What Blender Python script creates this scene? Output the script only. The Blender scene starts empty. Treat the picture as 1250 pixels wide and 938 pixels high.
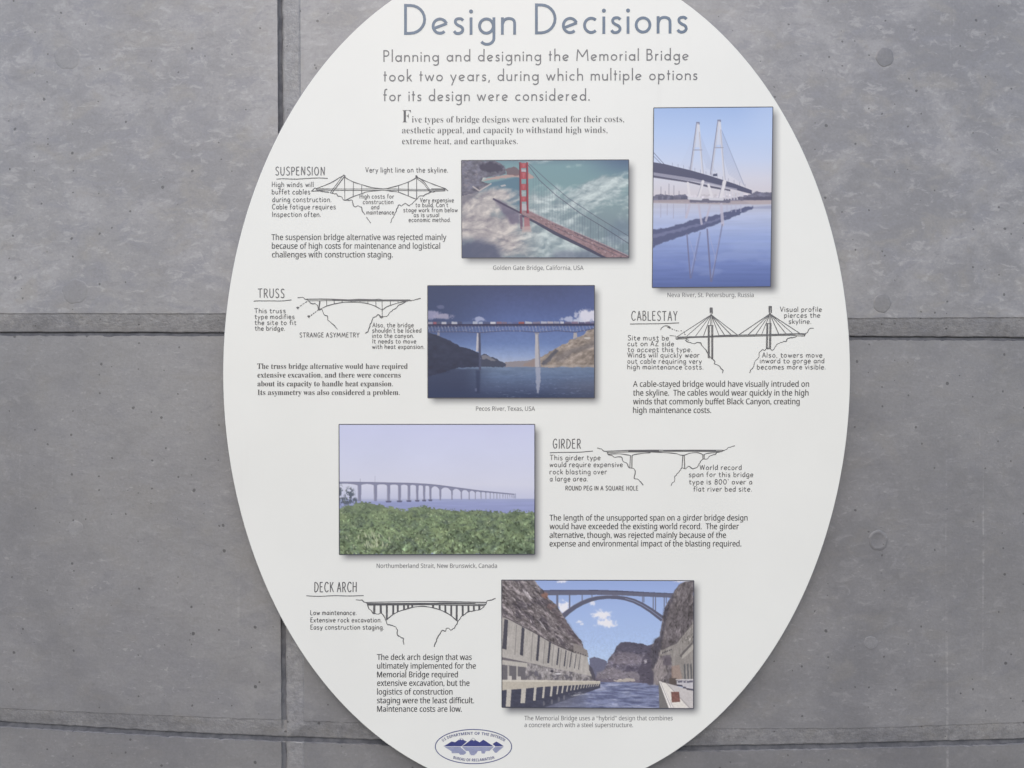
import bpy, math, random
import numpy as np

random.seed(7)
SC = bpy.context.scene
COL = SC.collection

# ------------------------------------------------------------------ scale
# The sign plane is y = 0, x to the right, z up.  Positions on it are given
# in image pixels (u to the right, v down, origin at the top left corner
# of the image); one pixel is 1.2 mm.
S = 0.0012
CU, CV = 625.0, 469.0
LENS = 28.0
DIST = 1250 * S * LENS / 36.0          # camera distance from the sign face

# ------------------------------------------------------------------ camera
cam = bpy.data.cameras.new('camera')
cam.lens = LENS; cam.sensor_width = 36.0
cam.clip_start = 0.02; cam.clip_end = 200
camo = bpy.data.objects.new('camera', cam)
COL.objects.link(camo)
camo.location = (0, -DIST, 0)
camo.rotation_euler = (math.radians(90), 0, 0)
SC.camera = camo

# ------------------------------------------------------------------ light
SUN_EL, SUN_ROT = 44.0, 186.0          # hazy light from high behind the viewer
wd = bpy.data.worlds.new('World'); SC.world = wd; wd.use_nodes = True
nt = wd.node_tree
bg = nt.nodes['Background']
sky = nt.nodes.new('ShaderNodeTexSky'); sky.sky_type = 'NISHITA'; sky.sun_disc = False
sky.sun_elevation = math.radians(SUN_EL); sky.sun_rotation = math.radians(SUN_ROT)
sky.air_density = 1.0; sky.dust_density = 2.3; sky.ozone_density = 1.0
nt.links.new(sky.outputs[0], bg.inputs[0]); bg.inputs[1].default_value = 0.15
sl = bpy.data.lights.new('sun', 'SUN'); sl.energy = 0.6; sl.angle = math.radians(60)
sl.color = (1.0, 0.96, 0.90)
so = bpy.data.objects.new('sun', sl); COL.objects.link(so)
so.location = (0, -3, 4)
so.rotation_euler = (math.radians(90 - SUN_EL), 0, math.radians(180 - SUN_ROT))
SC.view_settings.view_transform = 'Standard'
SC.view_settings.look = 'None'
SC.view_settings.exposure = 0.34
SC.view_settings.gamma = 1.0
try:
    SC.cycles.use_denoising = True
    SC.cycles.max_bounces = 6
except Exception:
    pass

# ------------------------------------------------------------------ helpers
def empty(name, loc=(0, 0, 0)):
    o = bpy.data.objects.new(name, None); COL.objects.link(o); o.location = loc
    o.empty_display_size = 0.1
    return o

def tag(o, label=None, cat=None, group=None, kind=None):
    if label: o['label'] = label
    if cat: o['category'] = cat
    if group: o['group'] = group
    if kind: o['kind'] = kind
    return o

def link(name, me, mat, parent=None, label=None):
    if mat: me.materials.append(mat)
    o = bpy.data.objects.new(name, me); COL.objects.link(o)
    if parent is not None: o.parent = parent
    if label: o['label'] = label
    return o

def mesh(name, V, F, mat, parent=None, label=None, smooth=False):
    me = bpy.data.meshes.new(name)
    me.from_pydata([tuple(map(float, v)) for v in V], [], [tuple(map(int, f)) for f in F])
    me.update()
    if smooth: me.polygons.foreach_set('use_smooth', [True] * len(me.polygons))
    return link(name, me, mat, parent, label)

def quads(name, V, Q, mat, parent=None, label=None, smooth=True, col=None):
    """big quad mesh from arrays; col = per-vertex linear rgb"""
    V = np.asarray(V, np.float32); Q = np.asarray(Q, np.int32)
    me = bpy.data.meshes.new(name)
    me.vertices.add(len(V)); me.vertices.foreach_set('co', V.ravel())
    me.loops.add(Q.size); me.loops.foreach_set('vertex_index', Q.ravel())
    me.polygons.add(len(Q))
    me.polygons.foreach_set('loop_start', np.arange(0, Q.size, 4, dtype=np.int32))
    me.polygons.foreach_set('loop_total', np.full(len(Q), 4, np.int32))
    if smooth: me.polygons.foreach_set('use_smooth', np.ones(len(Q), bool))
    if col is not None:
        a = me.color_attributes.new('ink', 'FLOAT_COLOR', 'POINT')
        c = np.ones((len(V), 4), np.float32); c[:, :3] = col
        a.data.foreach_set('color', c.ravel())
    me.update(calc_edges=True); me.validate()
    return link(name, me, mat, parent, label)

def from_px(u, v, lift=0.0):
    """image pixels -> point on the sign face, lifted towards the viewer"""
    return ((u - CU) * S, -lift, (CV - v) * S)

def lin(c):
    c = np.asarray(c, float) / 255.0
    return np.where(c <= 0.04045, c / 12.92, ((c + 0.055) / 1.055) ** 2.4)

# ------------------------------------------------------------------ materials
def new_mat(name, rough=0.5, spec=0.5):
    m = bpy.data.materials.new(name); m.use_nodes = True
    t = m.node_tree; b = t.nodes['Principled BSDF']
    b.inputs['Roughness'].default_value = rough
    b.inputs['Specular IOR Level'].default_value = spec
    return m, t, b

def N(t, kind, **kw):
    n = t.nodes.new(kind)
    for k, v in kw.items():
        if k in n.inputs: n.inputs[k].default_value = v
        else: setattr(n, k, v)
    return n

def math_node(t, op, a, b=None):
    n = t.nodes.new('ShaderNodeMath'); n.operation = op
    for i, x in enumerate((a, b)):
        if x is None: continue
        if isinstance(x, (int, float)): n.inputs[i].default_value = x
        else: t.links.new(x, n.inputs[i])
    return n.outputs[0]

def ramp(t, src, lo, hi, a=0.0, b=1.0):
    n = t.nodes.new('ShaderNodeMapRange'); n.interpolation_type = 'SMOOTHSTEP'
    t.links.new(src, n.inputs[0])
    n.inputs[1].default_value = lo; n.inputs[2].default_value = hi
    n.inputs[3].default_value = a; n.inputs[4].default_value = b
    return n.outputs[0]

def mixc(t, fac, a, b, mode='MIX'):
    n = t.nodes.new('ShaderNodeMix'); n.data_type = 'RGBA'; n.blend_type = mode
    for sock, x in ((n.inputs[0], fac), (n.inputs[6], a), (n.inputs[7], b)):
        if isinstance(x, (int, float)): sock.default_value = x
        elif isinstance(x, tuple): sock.default_value = x if len(x) == 4 else x + (1,)
        else: t.links.new(x, sock)
    return n.outputs[2]

def noise(t, co, scale, detail=4, rough=0.55, stretch=(1, 1, 1), off=(0, 0, 0), dist=0.0):
    mp = t.nodes.new('ShaderNodeMapping')
    mp.inputs['Scale'].default_value = stretch; mp.inputs['Location'].default_value = off
    t.links.new(co, mp.inputs[0])
    n = N(t, 'ShaderNodeTexNoise', Scale=scale, Detail=detail, Roughness=rough, Distortion=dist)
    t.links.new(mp.outputs[0], n.inputs['Vector'])
    return n.outputs[0]

def concrete(name, light=1.0, rough_grain=False, mottle=1.0):
    m, t, b = new_mat(name, 0.45, 0.85)
    co = t.nodes.new('ShaderNodeTexCoord').outputs['Object']
    K = lambda r, g, bl: (r * light, g * light, bl * light)
    big = noise(t, co, 2.2, 4, 0.6)
    mid = noise(t, co, 8, 6, 0.66, (1, 1, 1.3), (3, 0, 1), 0.4)
    hue = noise(t, co, 17, 5, 0.62, (1, 1, 1.6), (9, 2, 4), 0.6)
    smear = noise(t, co, 42, 6, 0.68, (1, 1, 2.0), (7, 1, 2), 0.5)
    fleck = noise(t, co, 95, 4, 0.6, (1, 1, 1.9), (1, 8, 3), 0.3)
    fine = noise(t, co, 260, 3, 0.6)
    huge = noise(t, co, 1.25, 3, 0.5, (1, 1, 1), (4, 6, 1), .3)
    base = mixc(t, ramp(t, big, .34, .66), K(.217, .220, .236), K(.297, .298, .305))
    base = mixc(t, ramp(t, huge, .50, .66, 0, .70), base, K(.190, .193, .210))                  # broad dull stains
    base = mixc(t, ramp(t, mid, .40, .62, 0, .55 * mottle), base, K(.318, .319, .334))
    base = mixc(t, ramp(t, mid, .46, .30, 0, .40), base, K(.205, .206, .220))
    base = mixc(t, ramp(t, hue, .52, .68, 0, .45 * mottle), base, K(.272, .265, .255))      # buff cement film
    base = mixc(t, ramp(t, hue, .48, .34, 0, .55 * mottle), base, K(.226, .231, .256))      # blue-grey film
    base = mixc(t, math_node(t, 'MULTIPLY', ramp(t, smear, .53, .68), .42 * mottle), base, K(.385, .385, .398))
    base = mixc(t, math_node(t, 'MULTIPLY', ramp(t, smear, .45, .34), .30 * mottle), base, K(.185, .186, .200))
    fl = math_node(t, 'MULTIPLY', ramp(t, fleck, .60, .70), ramp(t, mid, .40, .60))
    base = mixc(t, math_node(t, 'MULTIPLY', fl, .42), base, K(.46, .46, .47))
    base = mixc(t, math_node(t, 'MULTIPLY', ramp(t, fleck, .38, .29), .22), base, K(.16, .16, .17))
    # thin lime runs down the face
    run = ramp(t, noise(t, co, 12, 3, .65, (6.5, 1, .09), (2, 0, 0)), .63, .74)
    runm = math_node(t, 'MULTIPLY', ramp(t, noise(t, co, 2.6, 3, .6, (1, 1, .8), (5, 5, 5)), .50, .62), ramp(t, smear, .40, .60))
    base = mixc(t, math_node(t, 'MULTIPLY', math_node(t, 'MULTIPLY', run, runm), .55), base, K(.46, .46, .47))
    grain = ramp(t, fine, .3, .7, .95, 1.05)
    if rough_grain:
        g2 = noise(t, co, 85, 5, .75)
        grain = math_node(t, 'MULTIPLY', grain, ramp(t, g2, .32, .68, .86, 1.13))
    gcol = t.nodes.new('ShaderNodeCombineColor')
    for i in range(3): t.links.new(grain, gcol.inputs[i])
    base = mixc(t, 1.0, base, gcol.outputs[0], 'MULTIPLY')
    # air-bubble pits, scattered over the face
    sep = t.nodes.new('ShaderNodeSeparateXYZ'); t.links.new(co, sep.inputs[0])
    cmb = t.nodes.new('ShaderNodeCombineXYZ'); t.links.new(sep.outputs[0], cmb.inputs[0]); t.links.new(sep.outputs[2], cmb.inputs[1])
    jn = N(t, 'ShaderNodeTexNoise', Scale=120.0, Detail=2.0); t.links.new(co, jn.inputs['Vector'])
    jit = t.nodes.new('ShaderNodeVectorMath'); jit.operation = 'MULTIPLY_ADD'
    t.links.new(jn.outputs['Color'], jit.inputs[0]); jit.inputs[1].default_value = (.004, .004, 0); t.links.new(cmb.outputs[0], jit.inputs[2])
    hole = None
    for sc_, lim, rad in ((21.0, .74, .050), (48.0, .80, .075)):
        vo = N(t, 'ShaderNodeTexVoronoi', Scale=sc_); vo.feature = 'F1'; vo.voronoi_dimensions = '2D'
        t.links.new(jit.outputs[0], vo.inputs['Vector'])
        sz = t.nodes.new('ShaderNodeSeparateColor'); t.links.new(vo.outputs['Color'], sz.inputs[0])
        h_ = math_node(t, 'LESS_THAN', vo.outputs['Distance'], ramp(t, sz.outputs[0], lim, 1.0, 0.0, rad))
        hole = h_ if hole is None else math_node(t, 'MAXIMUM', hole, h_)
    base = mixc(t, math_node(t, 'MULTIPLY', hole, .72), base, (.055, .055, .06))
    t.links.new(base, b.inputs['Base Color'])
    h = math_node(t, 'ADD', math_node(t, 'MULTIPLY', mid, .5), math_node(t, 'MULTIPLY', smear, .7))
    h = math_node(t, 'ADD', h, math_node(t, 'MULTIPLY', fleck, .35))
    h = math_node(t, 'ADD', h, math_node(t, 'MULTIPLY', fine, .2 if not rough_grain else .9))
    h = math_node(t, 'SUBTRACT', h, math_node(t, 'MULTIPLY', hole, .9))
    bp = N(t, 'ShaderNodeBump', Strength=.20 if not rough_grain else .42, Distance=.0020)
    t.links.new(h, bp.inputs['Height']); t.links.new(bp.outputs[0], b.inputs['Normal'])
    return m

M_CONC = concrete('cast_concrete', .88, False, .75)
M_CONC_TOP = concrete('pale_cast_concrete', 1.06, False, 1.45)
M_CONC_LOW = concrete('dull_cast_concrete', .80, False, .6)
M_JOINT = concrete('bush_hammered_concrete', .97, True, 1.0)
def joint_shade(name, k):  # shade inside the joint slots, put into the colour as dark blue-grey
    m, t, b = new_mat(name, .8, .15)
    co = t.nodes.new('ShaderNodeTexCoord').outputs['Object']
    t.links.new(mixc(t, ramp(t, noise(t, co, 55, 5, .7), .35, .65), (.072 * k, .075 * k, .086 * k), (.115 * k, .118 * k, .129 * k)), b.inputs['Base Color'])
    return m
M_SHADE = joint_shade('blue_grey_joint_shade', 1.0)
M_SHADE_PALE = joint_shade('pale_joint_shade', 1.6)  # paler painted shade for the upright joint
M_PLUG = concrete('patching_mortar', .86, False, .5)

SIGN_ROUGH, SIGN_SPEC = 0.30, 0.55
WHITE = (.808, .828, .806)
def sheet_base(t):
    co = t.nodes.new('ShaderNodeTexCoord').outputs['Object']
    n = noise(t, co, 5, 5, .6)
    w = mixc(t, ramp(t, n, .35, .65), tuple(x * .975 for x in WHITE), WHITE)
    drip = math_node(t, 'MULTIPLY', ramp(t, noise(t, co, 10, 3, .6, (5, 1, .12), (1, 3, 2)), .58, .72), ramp(t, noise(t, co, 3, 2, .5, (1, 1, 1), (8, 1, 6)), .45, .65))
    dust = math_node(t, 'ADD', math_node(t, 'MULTIPLY', drip, .045), ramp(t, noise(t, co, 420, 2, .5), .70, .78, 0, .05))
    return mixc(t, dust, w, (.45, .45, .43))
M_SHEET, t, b = new_mat('white_printed_laminate', SIGN_ROUGH, SIGN_SPEC)
t.links.new(sheet_base(t), b.inputs['Base Color'])
M_EDGE, t, b = new_mat('grey_aluminium_edge', .45, .5)
b.inputs['Base Color'].default_value = (.30, .30, .31, 1); b.inputs['Metallic'].default_value = .3
# printed pictures: ink colour stored per vertex of the print
M_PRINT, t, b = new_mat('printed_picture', SIGN_ROUGH, SIGN_SPEC)
a = t.nodes.new('ShaderNodeVertexColor'); a.layer_name = 'ink'
t.links.new(a.outputs[0], b.inputs['Base Color'])
# the designer's printed grey drop shadow (ink on the white sheet, part of the artwork)
M_HALO, t, b = new_mat('printed_grey_halo', SIGN_ROUGH, SIGN_SPEC)
a = t.nodes.new('ShaderNodeVertexColor'); a.layer_name = 'ink'
t.links.new(mixc(t, 1.0, sheet_base(t), a.outputs[0], 'MULTIPLY'), b.inputs['Base Color'])
def ink(name, c):
    m, t, b = new_mat(name, SIGN_ROUGH, SIGN_SPEC)
    co = t.nodes.new('ShaderNodeTexCoord').outputs['Object']
    n = noise(t, co, 60, 3, .6)
    t.links.new(mixc(t, ramp(t, n, .3, .7), tuple(x * .9 for x in c), tuple(x * 1.1 for x in c)), b.inputs['Base Color'])
    return m
M_TITLE = ink('slate_blue_ink', (.105, .160, .240))
M_SUB = ink('grey_ink', (.140, .145, .160))
M_BODY = ink('dark_grey_ink', (.068, .071, .080))
M_SERIF = ink('book_grey_ink', (.078, .081, .092))
M_PENCIL = ink('pencil_grey_ink', (.115, .118, .130))
M_CAP = ink('caption_grey_ink', (.135, .140, .160))
M_LINE = ink('picture_border_ink', (.060, .065, .090))
M_BLUE = ink('navy_ink', (.060, .070, .225))
M_BLUE2 = ink('pale_blue_ink', (.21, .24, .45))
M_RING = ink('dull_blue_ink', (.085, .10, .24))
# ================================================================== WALL
# A cast concrete wall of large radius, its panels parted by bevelled reveals.
RAD, GAP = 6.5, 0.014

def wall_y(x): return GAP + x * x / (2 * RAD)

def on_wall(u, v, depth):
    """points of the wall whose sight line from the eye point (0,-DIST,0) crosses image pixel (u,v)"""
    dx = (u - CU) * S / DIST; dz = (CV - v) * S / DIST
    y = np.full_like(dx, GAP)
    for _ in range(70):
        y = wall_y(dx * (DIST + y)) + depth
    return np.stack([dx * (DIST + y), y, dz * (DIST + y)], -1)

def pl(pts):
    xs = [p[0] for p in pts]; ys = [p[1] for p in pts]
    def f(u):
        u = np.asarray(u, float)
        r = np.interp(u, xs, ys)
        # carry on with the end slopes outside the part traced from image pixels
        s0 = (ys[1] - ys[0]) / (xs[1] - xs[0]); s1 = (ys[-1] - ys[-2]) / (xs[-1] - xs[-2])
        r = np.where(u < xs[0], ys[0] + (u - xs[0]) * s0 * .6, r)
        return np.where(u > xs[-1], ys[-1] + (u - xs[-1]) * s1 * .6, r)
    return f

rng = np.random.RandomState(3)
_wob = rng.rand(8, 400)
def wob(u, k, amp, step=9.0):
    x = (np.asarray(u, float) + 600) / step
    i = np.floor(x).astype(int) % 398; f = x - np.floor(x)
    f = f * f * (3 - 2 * f)
    return amp * ((_wob[k][i] * (1 - f) + _wob[k][i + 1] * f) - .5) * 2

J1 = dict(top=pl([(0, 382.5), (280, 382.6), (1040, 388.3), (1250, 387.4)]),
          lip=pl([(0, 410), (280, 410.5), (650, 413), (1040, 415.3), (1250, 416.4)]), band=4.5)
J2 = dict(top=pl([(0, 864), (150, 871.5), (345, 879), (600, 887), (850, 889.5), (1060, 888.5), (1250, 881.5)]),
          lip=pl([(0, 888), (100, 894), (200, 900), (345, 906.5), (600, 915), (850, 918), (1050, 914.5), (1250, 909)]), band=7.5)

def build_rows():
    rows = []                     # (function of u -> v, depth, zone)
    def flat(f0, f1, n, zone, skip_first=False):
        for i in range(n + 1):
            if skip_first and i == 0: continue
            rows.append((lambda u, f0=f0, f1=f1, k=i / n: f0(u) * (1 - k) + f1(u) * k, 0.0, zone))
    top = lambda u: np.full_like(np.asarray(u, float), -520.0)
    low = lambda u: np.full_like(np.asarray(u, float), 1500.0)
    def joint(J, k, zone, deep, lipd):
        t_, l_, b_ = J['top'], J['lip'], J['band']
        T = lambda u: t_(u) + wob(u, k, .35)
        L = lambda u: l_(u) + wob(u, k + 1, .5, 6.0) + np.clip(wob(u, k + 2, 3.6, 7.0) - 2.5, 0, 9)
        Sf = lambda u: l_(u) - b_ + wob(u, k + 1, .4)
        Tb = lambda u: T(u) + .9
        push = lambda f, dd: (lambda u: CV + (f(u) - CV) * DIST / (DIST + dd))     # same height, dd further back
        rows.append((Tb, .0007, zone))
        n = 14
        for i in range(1, n + 1):
            kk = i / n
            rows.append((lambda u, kk=kk: Tb(u) * (1 - kk) + Sf(u) * kk, .0007 + (lipd - .0007) * kk ** 1.3, zone))
        rows.append((lambda u: Sf(u) + .15, deep, zone + .5))
        rows.append((lambda u: push(L, deep * .45)(u) - .1, deep * .45, zone + .5))
        rows.append((lambda u: CV + (L(u) - .1 - CV) * DIST / (DIST + .0015), .0015, zone))
        return T, L
    # first panel row
    T1 = lambda u: J1['top'](u) + wob(u, 0, .35)
    flat(top, T1, 230, 0)
    _, L1 = joint(J1, 0, 1, .0085, .0055)
    flat(L1, (lambda u: J2['top'](u) + wob(u, 3, .35)), 235, 2)
    _, L2 = joint(J2, 3, 3, .0085, .0055)
    flat(L2, low, 110, 4)
    return rows

def build_cols():
    cols = []                     # (u at v=0, slope, depth, zone)
    sl = 5.0 / 850
    def add(a, b, n, zone, last=True):
        for i in range(n + (1 if last else 0)): cols.append((a + (b - a) * i / n, 0.0, zone))
    add(-860, 0, 66, 0, False); add(0, 338.4, 170, 0)
    px = lambda u, dd: CU + (u - CU) * DIST / (DIST + dd)
    cols.append((px(338.4, .0012) + .1, .0012, 1)); cols.append((px(338.4, .004) + .2, .004, 1.5)); cols.append((344.6, .008, 1.5))
    for i in range(0, 10):
        k = i / 9; cols.append((344.8 + 21.2 * k, .005 + (.0012 - .005) * k, 1))
    add(366.6, 1250, 440, 2, False); add(1250, 2110, 68, 2)
    return cols, sl

WALL = empty('concrete_wall', (0, GAP, -1.25))
tag(WALL, 'grey cast concrete wall with bevelled panel joints behind the oval sign', 'wall')
def under(o, parent):
    """parent a mesh built in world coordinates"""
    o.parent = parent
    o.matrix_parent_inverse = parent.matrix_world.inverted() if False else o.matrix_parent_inverse
    o.location = (-parent.location.x, -parent.location.y, -parent.location.z)
    return o

def build_wall():
    rows = build_rows(); cols, sl = build_cols()
    u0 = np.array([c[0] for c in cols]); cd = np.array([c[1] for c in cols]); cz = np.array([c[2] for c in cols])
    rz = np.array([r[2] for r in rows])
    nr, nc = len(rows), len(cols)
    U = np.zeros((nr, nc)); V = np.zeros((nr, nc)); D = np.zeros((nr, nc))
    for i, (f, d, z) in enumerate(rows):
        v = f(u0); near = np.exp(-((u0 - 352) / 60.0) ** 2)
        u = u0 + sl * v * near * np.where(np.floor(cz) == 1, 1, near)
        u = u + np.where(np.floor(cz) == 1, wob(v, 6, .5, 8.0), 0)
        V[i] = v; U[i] = u; D[i] = np.maximum(d, cd)
    # slow unevenness of the cast face, under a millimetre
    gx = np.sin(U * .013 + 1.3) * np.cos(V * .017 + .4) + .6 * np.sin(U * .031 + V * .023)
    D = D + .00035 * gx
    P = on_wall(U, V, D)
    Vx = P.reshape(-1, 3)
    idx = np.arange(nr * nc).reshape(nr, nc)
    q = np.stack([idx[:-1, :-1], idx[1:, :-1], idx[1:, 1:], idx[:-1, 1:]], -1)
    shade_r = (rz[:-1] % 1 > 0) & (rz[1:] % 1 > 0); shade_c = (cz[:-1] % 1 > 0) & (cz[1:] % 1 > 0)
    rz = np.floor(rz).astype(int); cz = np.floor(cz).astype(int)
    zr = np.where(rz[:-1] % 2 == 1, rz[:-1], np.where(rz[1:] % 2 == 1, rz[1:], rz[:-1]))
    zc = np.where(cz[:-1] == 1, 1, np.where(cz[1:] == 1, 1, cz[:-1]))
    def part(name, mask, mat, label=None):
        Q = q[mask].reshape(-1, 4)
        used = np.unique(Q); remap = np.full(nr * nc, -1); remap[used] = np.arange(len(used))
        o = quads(name, Vx[used], remap[Q], mat, None, label, smooth=(name == 'wall_panel'))
        under(o, WALL)
        return o
    R, C = np.meshgrid(zr, zc, indexing='ij')
    for z in (0, 2, 4):
        for c in (0, 2): part('wall_panel', (R == z) & (C == c), {0: M_CONC_TOP, 2: M_CONC, 4: M_CONC_LOW}[z])
    SR, SCm = np.meshgrid(shade_r, shade_c, indexing='ij')
    def joint_with_shade(jmask, smask, label, mat):
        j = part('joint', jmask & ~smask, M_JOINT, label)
        k = part('joint_shade', jmask & smask, mat); k.parent = j; k.location = (0, 0, 0)  # dark band painted where the slot lies in shade
    joint_with_shade(R == 1, SR, 'horizontal bevelled joint behind the middle of the sign', M_SHADE)
    joint_with_shade(R == 3, SR, 'horizontal bevelled joint low on the wall', M_SHADE)
    joint_with_shade((C == 1) & (R % 2 == 0), SCm, 'upright bevelled joint left of the sign', M_SHADE_PALE)
    # the body of the wall behind the cast face
    V = []; F = []
    for x in np.linspace(-2.35, 2.35, 60):
        y = wall_y(x) + .05
        V += [(x, y, -1.4), (x, y, 1.3), (x, y + .2, -1.4), (x, y + .2, 1.3)]
    for i in range(59):
        a = 4 * i; b_ = a + 4
        F += [(a, b_, b_ + 1, a + 1), (a + 2, a + 3, b_ + 3, b_ + 2), (a + 1, b_ + 1, b_ + 3, a + 3), (a, a + 2, b_ + 2, b_)]
    F += [(0, 1, 3, 2), (236, 238, 239, 237)]
    under(mesh('wall_core', V, F, M_CONC), WALL)
    # mortar patches over the form-tie holes
    for (u, v, r, lift, lab) in ((1080, 70, 11, .00035, 'round dark mortar plug high on the right'),
                                 (1077, 370.5, 10.8, .00035, 'round dark mortar plug just above the joint'),
                                 (1072, 660, 9, -.003, 'sunken round plug in a chipped crater'),
                                 (92, 645, 9, .0001, 'small pale round plug'),
                                 (82, 70, 15, .0002, 'large faint round plug high on the left'),
                                 (92, 356, 15, .0002, 'large faint round plug above the left joint'),
                                 (1063, 785, 8, .0002, 'small faint round plug low on the right')):
        V = []; F = []; n = 40
        rr = random.Random(int(u))
        ph = [rr.uniform(0, 6.28) for _ in range(4)]
        def rad(a): return r * (1 + .035 * math.sin(2 * a + ph[0]) + .03 * math.sin(5 * a + ph[1]) + .02 * math.sin(9 * a + ph[2]))
        rings = [(0.0, lift), (.5, lift), (.90, lift), (1.0, lift * .7), (1.08, -.0003)] if lift > 0 else \
                [(0.0, .0003), (.8, .0003), (.95, .0006), (1.12, .0009), (1.32, .0002), (1.5, -.0004)]
        for (k, lf) in rings:
            for j in range(n):
                a = 2 * math.pi * j / n
                uu = u + k * rad(a) * math.cos(a); vv = v + k * rad(a) * math.sin(a)
                g_ = .00035 * (math.sin(uu * .013 + 1.3) * math.cos(vv * .017 + .4) + .6 * math.sin(uu * .031 + vv * .023))
                p = on_wall(np.array([uu]), np.array([vv]), np.array([g_ - lf]))[0]
                V.append(p)
        for i in range(len(rings) - 1):
            for j in range(n):
                F.append((i * n + j, (i + 1) * n + j, (i + 1) * n + (j + 1) % n, i * n + (j + 1) % n))
        F = [f for f in F if len(set(f)) == 4]
        pale = lab.startswith(('small pale', 'large faint', 'small faint'))
        under(mesh('tie_hole_plug', V, F, M_PLUG if not pale else M_PLUG2, None, lab, True), WALL)
M_PLUG2 = concrete('smooth_patching_mortar', .97, False, .8)
build_wall()

# ================================================================== SIGN
SIGN = empty('oval_sign', (0, 0, 0))
tag(SIGN, 'white oval information sign about bridge designs mounted on the concrete wall', 'sign')
EU, EV, EA, EB = 655.0, 456.0, 383.4, 515.0
def build_panel():
    n = 360; V = []; F = []
    prof = [(1.0 - .0024, 0.0), (1.0 - .0006, .0004), (1.0, .0012), (1.0, .0050)]
    for (k, y) in prof:
        for j in range(n):
            a = 2 * math.pi * j / n
            V.append(((EU + EA * k * math.cos(a) - CU) * S, y, (CV - EV - EB * k * math.sin(a)) * S))
    face = mesh('panel', V[:n], [tuple(range(n))], M_SHEET, SIGN)
    F = []
    for i in range(3):
        for j in range(n):
            F.append((i * n + j, i * n + (j + 1) % n, (i + 1) * n + (j + 1) % n, (i + 1) * n + j))
    F.append(tuple(range(3 * n, 4 * n))[::-1])
    mesh('panel_edge', V, F, M_EDGE, face, None, False)
    # round stand-offs not seen in the image, added as supports between sheet and wall
    for (u, v) in ((430, 250), (880, 250), (430, 680), (880, 680)):
        x, _, z = from_px(u, v); n2 = 24; W = []; G = []
        for y in (.0049, wall_y(x) + .004):
            for j in range(n2):
                a = 2 * math.pi * j / n2; W.append((x + .014 * math.cos(a), y, z + .014 * math.sin(a)))
        for j in range(n2): G.append((j, (j + 1) % n2, n2 + (j + 1) % n2, n2 + j))
        G += [tuple(range(n2)), tuple(range(n2, 2 * n2))]
        mesh('added_standoff', W, G, M_EDGE, SIGN)
build_panel()
# ================================================================== LETTERING
# --- pen stroke alphabets: strokes separated by ';'.  '~' smooths the stroke,
#     '@cx,cy,rx,ry,a0,a1' is an arc, '*x,y,r' a dot.  Cap height is 100.
ROUND = {   # light geometric capitals-and-lowercase of the title
'D': (71, "5,0 5,100;5,95 18,95 @20,50,46,45,90,-90 5,5"), 'P': (50, "5,0 5,100;5,95 22,95 @24,72,21,23,90,-90 5,49"),
'B': (53, "5,0 5,100;5,95 22,95 @24,75,18,20,90,-90 5,55;20,55 @26,30,21,25,90,-90 5,5"), 'M': (100, "4,0 11,97 50,34 89,97 96,0"),
'a': (55, "@27,28,22,23,0,360;50,56 50,0"), 'c': (46, "@27,28,22,23,48,312"), 'd': (55, "@27,28,22,23,0,360;50,106 50,0"),
'e': (52, "6,20 49,36.5;@27,28,22,23,22,312"), 'f': (32, "~34,101 25,102 17,98 13,90 12,78 12,60 12,0;0,54 28,54"),
'g': (56, "@27,28,22,23,0,360;51,56 51,-10 @29,-11,22,20,0,-145"), 'h': (49, "5,0 5,106;~5,33 10,45 18,51 28,52 38,49 43,42 44,32 44,18 44,0"),
'i': (10, "5,0 5,56;*5,75,6.6"), 'k': (42, "5,0 5,106;37,55 6,25;16,34 40,0"), 'l': (10, "5,0 5,106"),
'm': (76, "5,0 5,56;~5,33 9,45 16,51 24,52 33,49 37,42 38,32 38,18 38,0;~38,33 42,45 49,51 57,52 66,49 70,42 71,32 71,18 71,0"),
'n': (49, "5,0 5,56;~5,33 10,45 18,51 28,52 38,49 43,42 44,32 44,18 44,0"), 'o': (54, "@27,28,22.5,23,0,360"),
'p': (55, "5,56 5,-35;@28,28,22,23,0,360"), 'r': (28, "5,0 5,56;~5,32 9,43 16,50 27,52"),
's': (35, "~32,46 26,51 19,52 11,50 7,44 9,36 17,30 25,26 30,20 30,12 24,6 16,4 8,6 3,12"),
't': (27, "12,0 12,86;0,54 27,54"), 'u': (48, "~5,56 5,38 5,22 8,11 15,5 24,4 33,6 40,13 43,24;43,56 43,0"),
'w': (74, "2,56 20,3 37,52 54,3 72,56"), 'y': (49, "2,56 25,4;47,56 11,-36"), ',': (12, "8,9 3,-13"), '.': (13, "*6,6,6.8"),
}
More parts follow.
